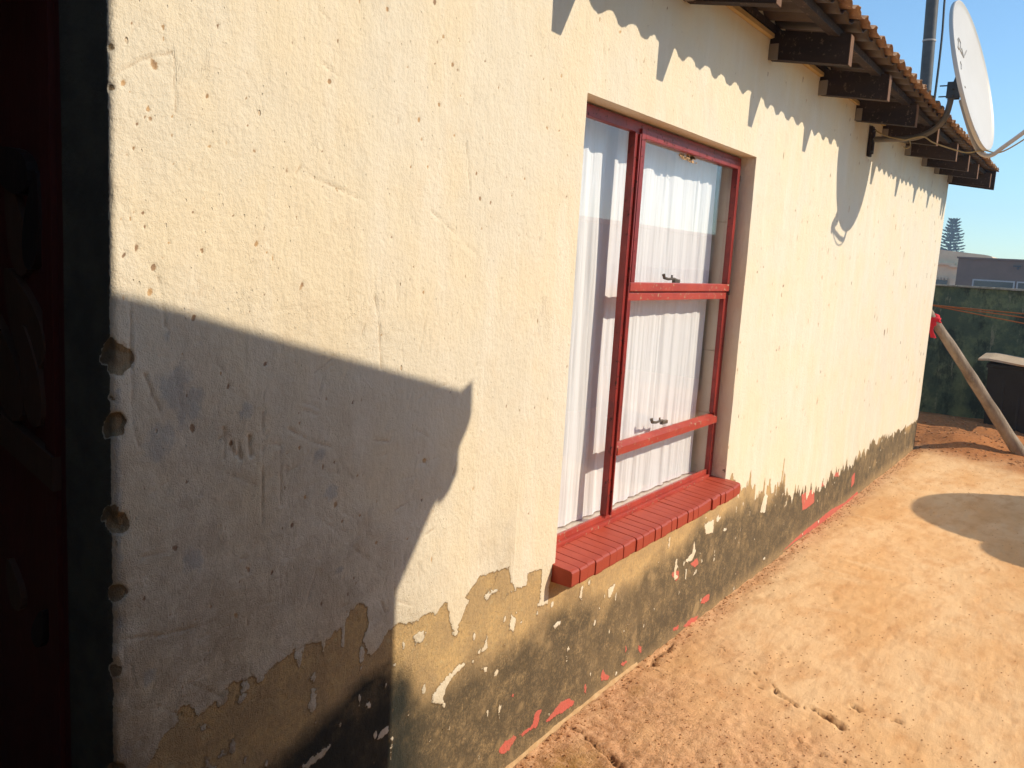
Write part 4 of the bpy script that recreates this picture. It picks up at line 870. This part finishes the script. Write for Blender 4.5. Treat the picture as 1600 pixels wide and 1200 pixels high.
# houses beyond the wall
bh = empty('brown_house', (45, 0, 0)); tag(bh, 'flat roofed dark brown house beyond the boundary wall', 'house')
b = MB(); b.box((45, -9, -.2), (53, 4.55, 2.62)); b.build('wall', M['brown'], bh)
b = MB(); b.box((44.85, -9.1, 2.625), (53.1, 4.60, 2.70)); b.build('roof_slab', M['brown'], bh)
for y0, y1 in ((2.15, 3.85), (.40, 2.08)):
    b = MB()
    b.box((44.93, y0, .6), (44.99, y0+.06, 1.72)); b.box((44.93, y1-.06, .6), (44.99, y1, 1.72)); b.box((44.93, y0+.06, 1.66), (44.99, y1-.06, 1.72)); b.box((44.93, y0+.06, .6), (44.99, y1-.06, .66))
    w = b.build('window', M['silver'], bh)
    b = MB(); b.box((44.965, y0+.06, .66), (44.985, y1-.06, 1.66)); b.build('pane', M['darkglass'], w)
b = MB(); b.tube([(44.99, 3.0-.9, 2.3), (44.8, 3.0-.9, 2.28)], .05, 8); b.box((44.86, 2.0, 2.36), (44.98, 2.3, 2.42)); b.build('spout', M['cable_dark'], bh)
th = empty('tan_house', (60, 5, 0)); tag(th, 'tan house with a stepped parapet and dark gate under the pine', 'house')
pp = [(2.0, -.2), (14, -.2), (14, 3.7), (8.2, 3.62), (7.4, 3.45), (5.1, 3.27), (4.75, 3.2), (4.4, 2.9), (2.0, 2.9)]
prism(pp, 'x', 60, 68).build('wall', M['tan'], th)
b = MB(); b.box((59.75, 6.65, 2.55), (59.99, 14, 2.68)); b.box((59.7, 6.3, 2.42), (59.99, 6.9, 2.55)); b.build('ledge', M['tan'], th)
b = MB(); b.box((59.90, 6.95, -.2), (59.98, 9.5, 1.62)); g = b.build('gate', M['darkglass'], th)
b = MB()
for k in range(14): b.box((59.82, 6.98+k*.18, 1.62), (59.98, 7.06+k*.18, 1.78))
b.build('gate_spike', M['tan'], g)
b = MB(); b.box((59.6, 6.35, -.2), (59.99, 6.75, 1.75)); b.build('gate_post', M['tan'], th)

# conifer far behind
TX, TY = 130.0, 16.75
tree = empty('pine_tree', (TX, TY, 0)); tag(tree, 'tall layered pine tree standing far behind the tan house', 'tree')
b = MB(); b.tube([(TX, TY, -1), (TX+.1, TY+.1, 9.5)], [.32, .07], 8); b.build('trunk', M['bark'], tree)
TR = random.Random(11); tv = []; tf = []
def card(c, d, w, n=(0, 0, 1)):
    d = Vector(d); s = d.cross(Vector(n)).normalized()*w; i = len(tv)
    tv.extend([tuple(Vector(c)-s*.5), tuple(Vector(c)+d*.6-s), tuple(Vector(c)+d), tuple(Vector(c)+d*.6+s), tuple(Vector(c)+s*.5)]); tf.append(tuple(range(i, i+5)))
for lv in range(15):
    z = 4.1+lv*.39+TR.uniform(-.06, .06); t = lv/14; Rb = .74*(2.25-.5*abs(t-.25)-1.1*t**2)*TR.uniform(.85, 1.05)
    nb = 9
    for k in range(nb):
        a = 2*math.pi*k/nb+lv*.6+TR.uniform(-.2, .2); L = Rb*TR.uniform(.72, 1.12); dirv = Vector((math.cos(a), math.sin(a), 0))
        for s in range(26):
            u = .12+.88*s/25; c = Vector((TX, TY, z))+dirv*L*u+Vector((0, 0, .30*u*u-.04)); 
            for sgn in (-1, 1):
                sd_ = dirv.cross(Vector((0, 0, 1)))*sgn
                card(c, (dirv*.22+sd_*TR.uniform(.10, .28)+Vector((0, 0, TR.uniform(.02, .22)))), .085, (TR.uniform(-.6, .6), TR.uniform(-.6, .6), 1))
me = bpy.data.meshes.new('crown'); me.from_pydata(tv, [], tf); link('crown', me, M['needle'], tree)

# ------------------------------------------------------------------ the neighbour's yard behind the camera (casts the shadows, mirrors in the glass)
shed = empty('outbuilding', (1.0, -3.0, 0)); tag(shed, 'plastered outbuilding with low gabled roof and gutter beside the camera', 'outbuilding')
TT = 1.65; OX, OZ = .53*TT, .775*TT
b = MB(); g = [(-1.3, -.1), (1.497+OX, -.1), (1.497+OX, 1.02+OZ), (-.34+OX, 1.67+OZ), (-1.3, 1.3+OZ)]
prism(g, 'y', -4.6, -TT-.004).build('wall', M['plaster'], shed)
rf = [(1.715+OX, 1.187+OZ), (-.39+OX, 1.752+OZ), (-1.5, 1.40+OZ), (-1.5, 1.34+OZ), (-.39+OX, 1.692+OZ), (1.690+OX, 1.13+OZ)]
prism(rf, 'y', -4.8, -TT).build('roof', M['roof'], shed)
gt = [(1.700+OX, 1.183+OZ), (1.752+OX, 1.208+OZ), (1.755+OX, 1.118+OZ), (1.742+OX, 1.085+OZ), (1.709+OX, 1.056+OZ), (1.700+OX, 1.06+OZ)]
prism(gt, 'y', -4.8, -TT+.002).build('gutter', M['galv'], shed)
br = [(1.56+OX, 1.12+OZ), (1.712+OX, 1.08+OZ), (1.708+OX, .976+OZ), (1.676+OX, .954+OZ), (1.645+OX, .968+OZ), (1.58+OX, .902+OZ), (1.515+OX, .837+OZ), (1.50+OX, .76+OZ), (1.49+OX, .76+OZ), (1.49+OX, 1.12+OZ)]
prism(br, 'y', -TT-.06, -TT+.001).build('gutter_bracket', M['rafter'], shed)

tk = empty('water_tank', (7.87, -3.63, 0)); tag(tk, 'green ribbed round water tank on the far side of the yard', 'water tank')
pr = []
for k in range(40):
    z = 1.86*k/39; pr.append((z, .80+.018*math.sin(k*1.55)))
b = MB(); b.tube([(7.87, -3.63, z) for z, r in pr]+[(7.87, -3.63, 1.90)], [r for z, r in pr]+[.79], 48); b.build('body', M['tank'], tk)
b = MB(); b.tube([(7.87, -3.63, 1.90), (7.87, -3.63, 1.96)], .22, 24); b.build('lid', M['tank'], tk)
for k in range(2):  # unseen drums added to cast the bulge in the ground shadow
    d = MB(); z0 = .755*k; d.tube([(6.79, -3.13, z0), (6.79, -3.13, z0+.02), (6.79, -3.13, z0+.25), (6.79, -3.13, z0+.27), (6.79, -3.13, z0+.29), (6.79, -3.13, z0+.5), (6.79, -3.13, z0+.52), (6.79, -3.13, z0+.75)], [.31, .30, .30, .31, .30, .30, .31, .305], 32)
    o = d.build('shadow_drum', M['drum']); tag(o, ('lower' if k == 0 else 'upper')+' blue drum added out of view to shape the ground shadow', 'drum', 'drums added for shadow')

nb = empty('neighbour_house', (18, -8, 0)); tag(nb, 'long low rendered house across the yard, seen mirrored in the window', 'house')
b = MB(); b.box((3, -12, -.2), (38, -8, 2.36)); b.build('wall', M['plaster'], nb)
b = MB(); b.box((2.8, -12.2, 2.365), (38.2, -7.8, 2.44)); b.build('roof_slab', M['tan'], nb)

# ------------------------------------------------------------------ crumbs of earth
r = random.Random(4); cv = []; cf = []
ico = bmesh.new(); bmesh.ops.create_icosphere(ico, subdivisions=1, radius=1); IV = [w.co.copy() for w in ico.verts]; IF = [[w.index for w in q.verts] for q in ico.faces]; ico.free()
def crumb(x, y, s):
    n = len(cv); z = gz(x, y)
    for w in IV:
        k = s*r.uniform(.65, 1.15); cv.append((x+w.x*k*1.2, y+w.y*k, z+w.z*k*.65+s*.2))
    cf.extend([tuple(i+n for i in q) for q in IF])
for i in range(2600):
    x = 1.7+abs(r.gauss(0, .75)); y = -r.random()**.8*1.25
    if x+.4*(-y) < 3.6: crumb(x, y, r.uniform(.0012, .0038))
for i in range(900): x = r.uniform(1.9, 8.8); crumb(x, -abs(r.gauss(.02, .035))-.004, r.uniform(.0015, .006))
for i in range(700): crumb(r.uniform(2.5, 8.8), r.uniform(-1.2, -.05), r.uniform(.0015, .004))
for i in range(500): crumb(r.uniform(8.6, 10.6), r.uniform(-1.0, .3), r.uniform(.004, .016))
me = bpy.data.meshes.new('earth_crumbs'); me.from_pydata(cv, [], cf)
tag(link('earth_crumbs', me, simple('orange_crumbs', (.55, .29, .13), (.42, .20, .085), 30, .95)), 'orange crumbs of earth scattered on the ground', kind='stuff')

# ------------------------------------------------------------------ air
hz = MB(); hz.box((-16, -70, -2.0), (190, 70, 16)); hm = bpy.data.materials.new('haze'); hm.use_nodes = True
hn = hm.node_tree; hn.nodes.clear(); pv = hn.nodes.new('ShaderNodeVolumePrincipled'); ho = hn.nodes.new('ShaderNodeOutputMaterial')
pv.inputs['Color'].default_value = (.58, .78, .98, 1); pv.inputs['Density'].default_value = .0024; pv.inputs['Anisotropy'].default_value = .2
hn.links.new(pv.outputs[0], ho.inputs['Volume'])
tag(hz.build('haze', hm), 'thin pale haze over the yard and the houses', kind='stuff')
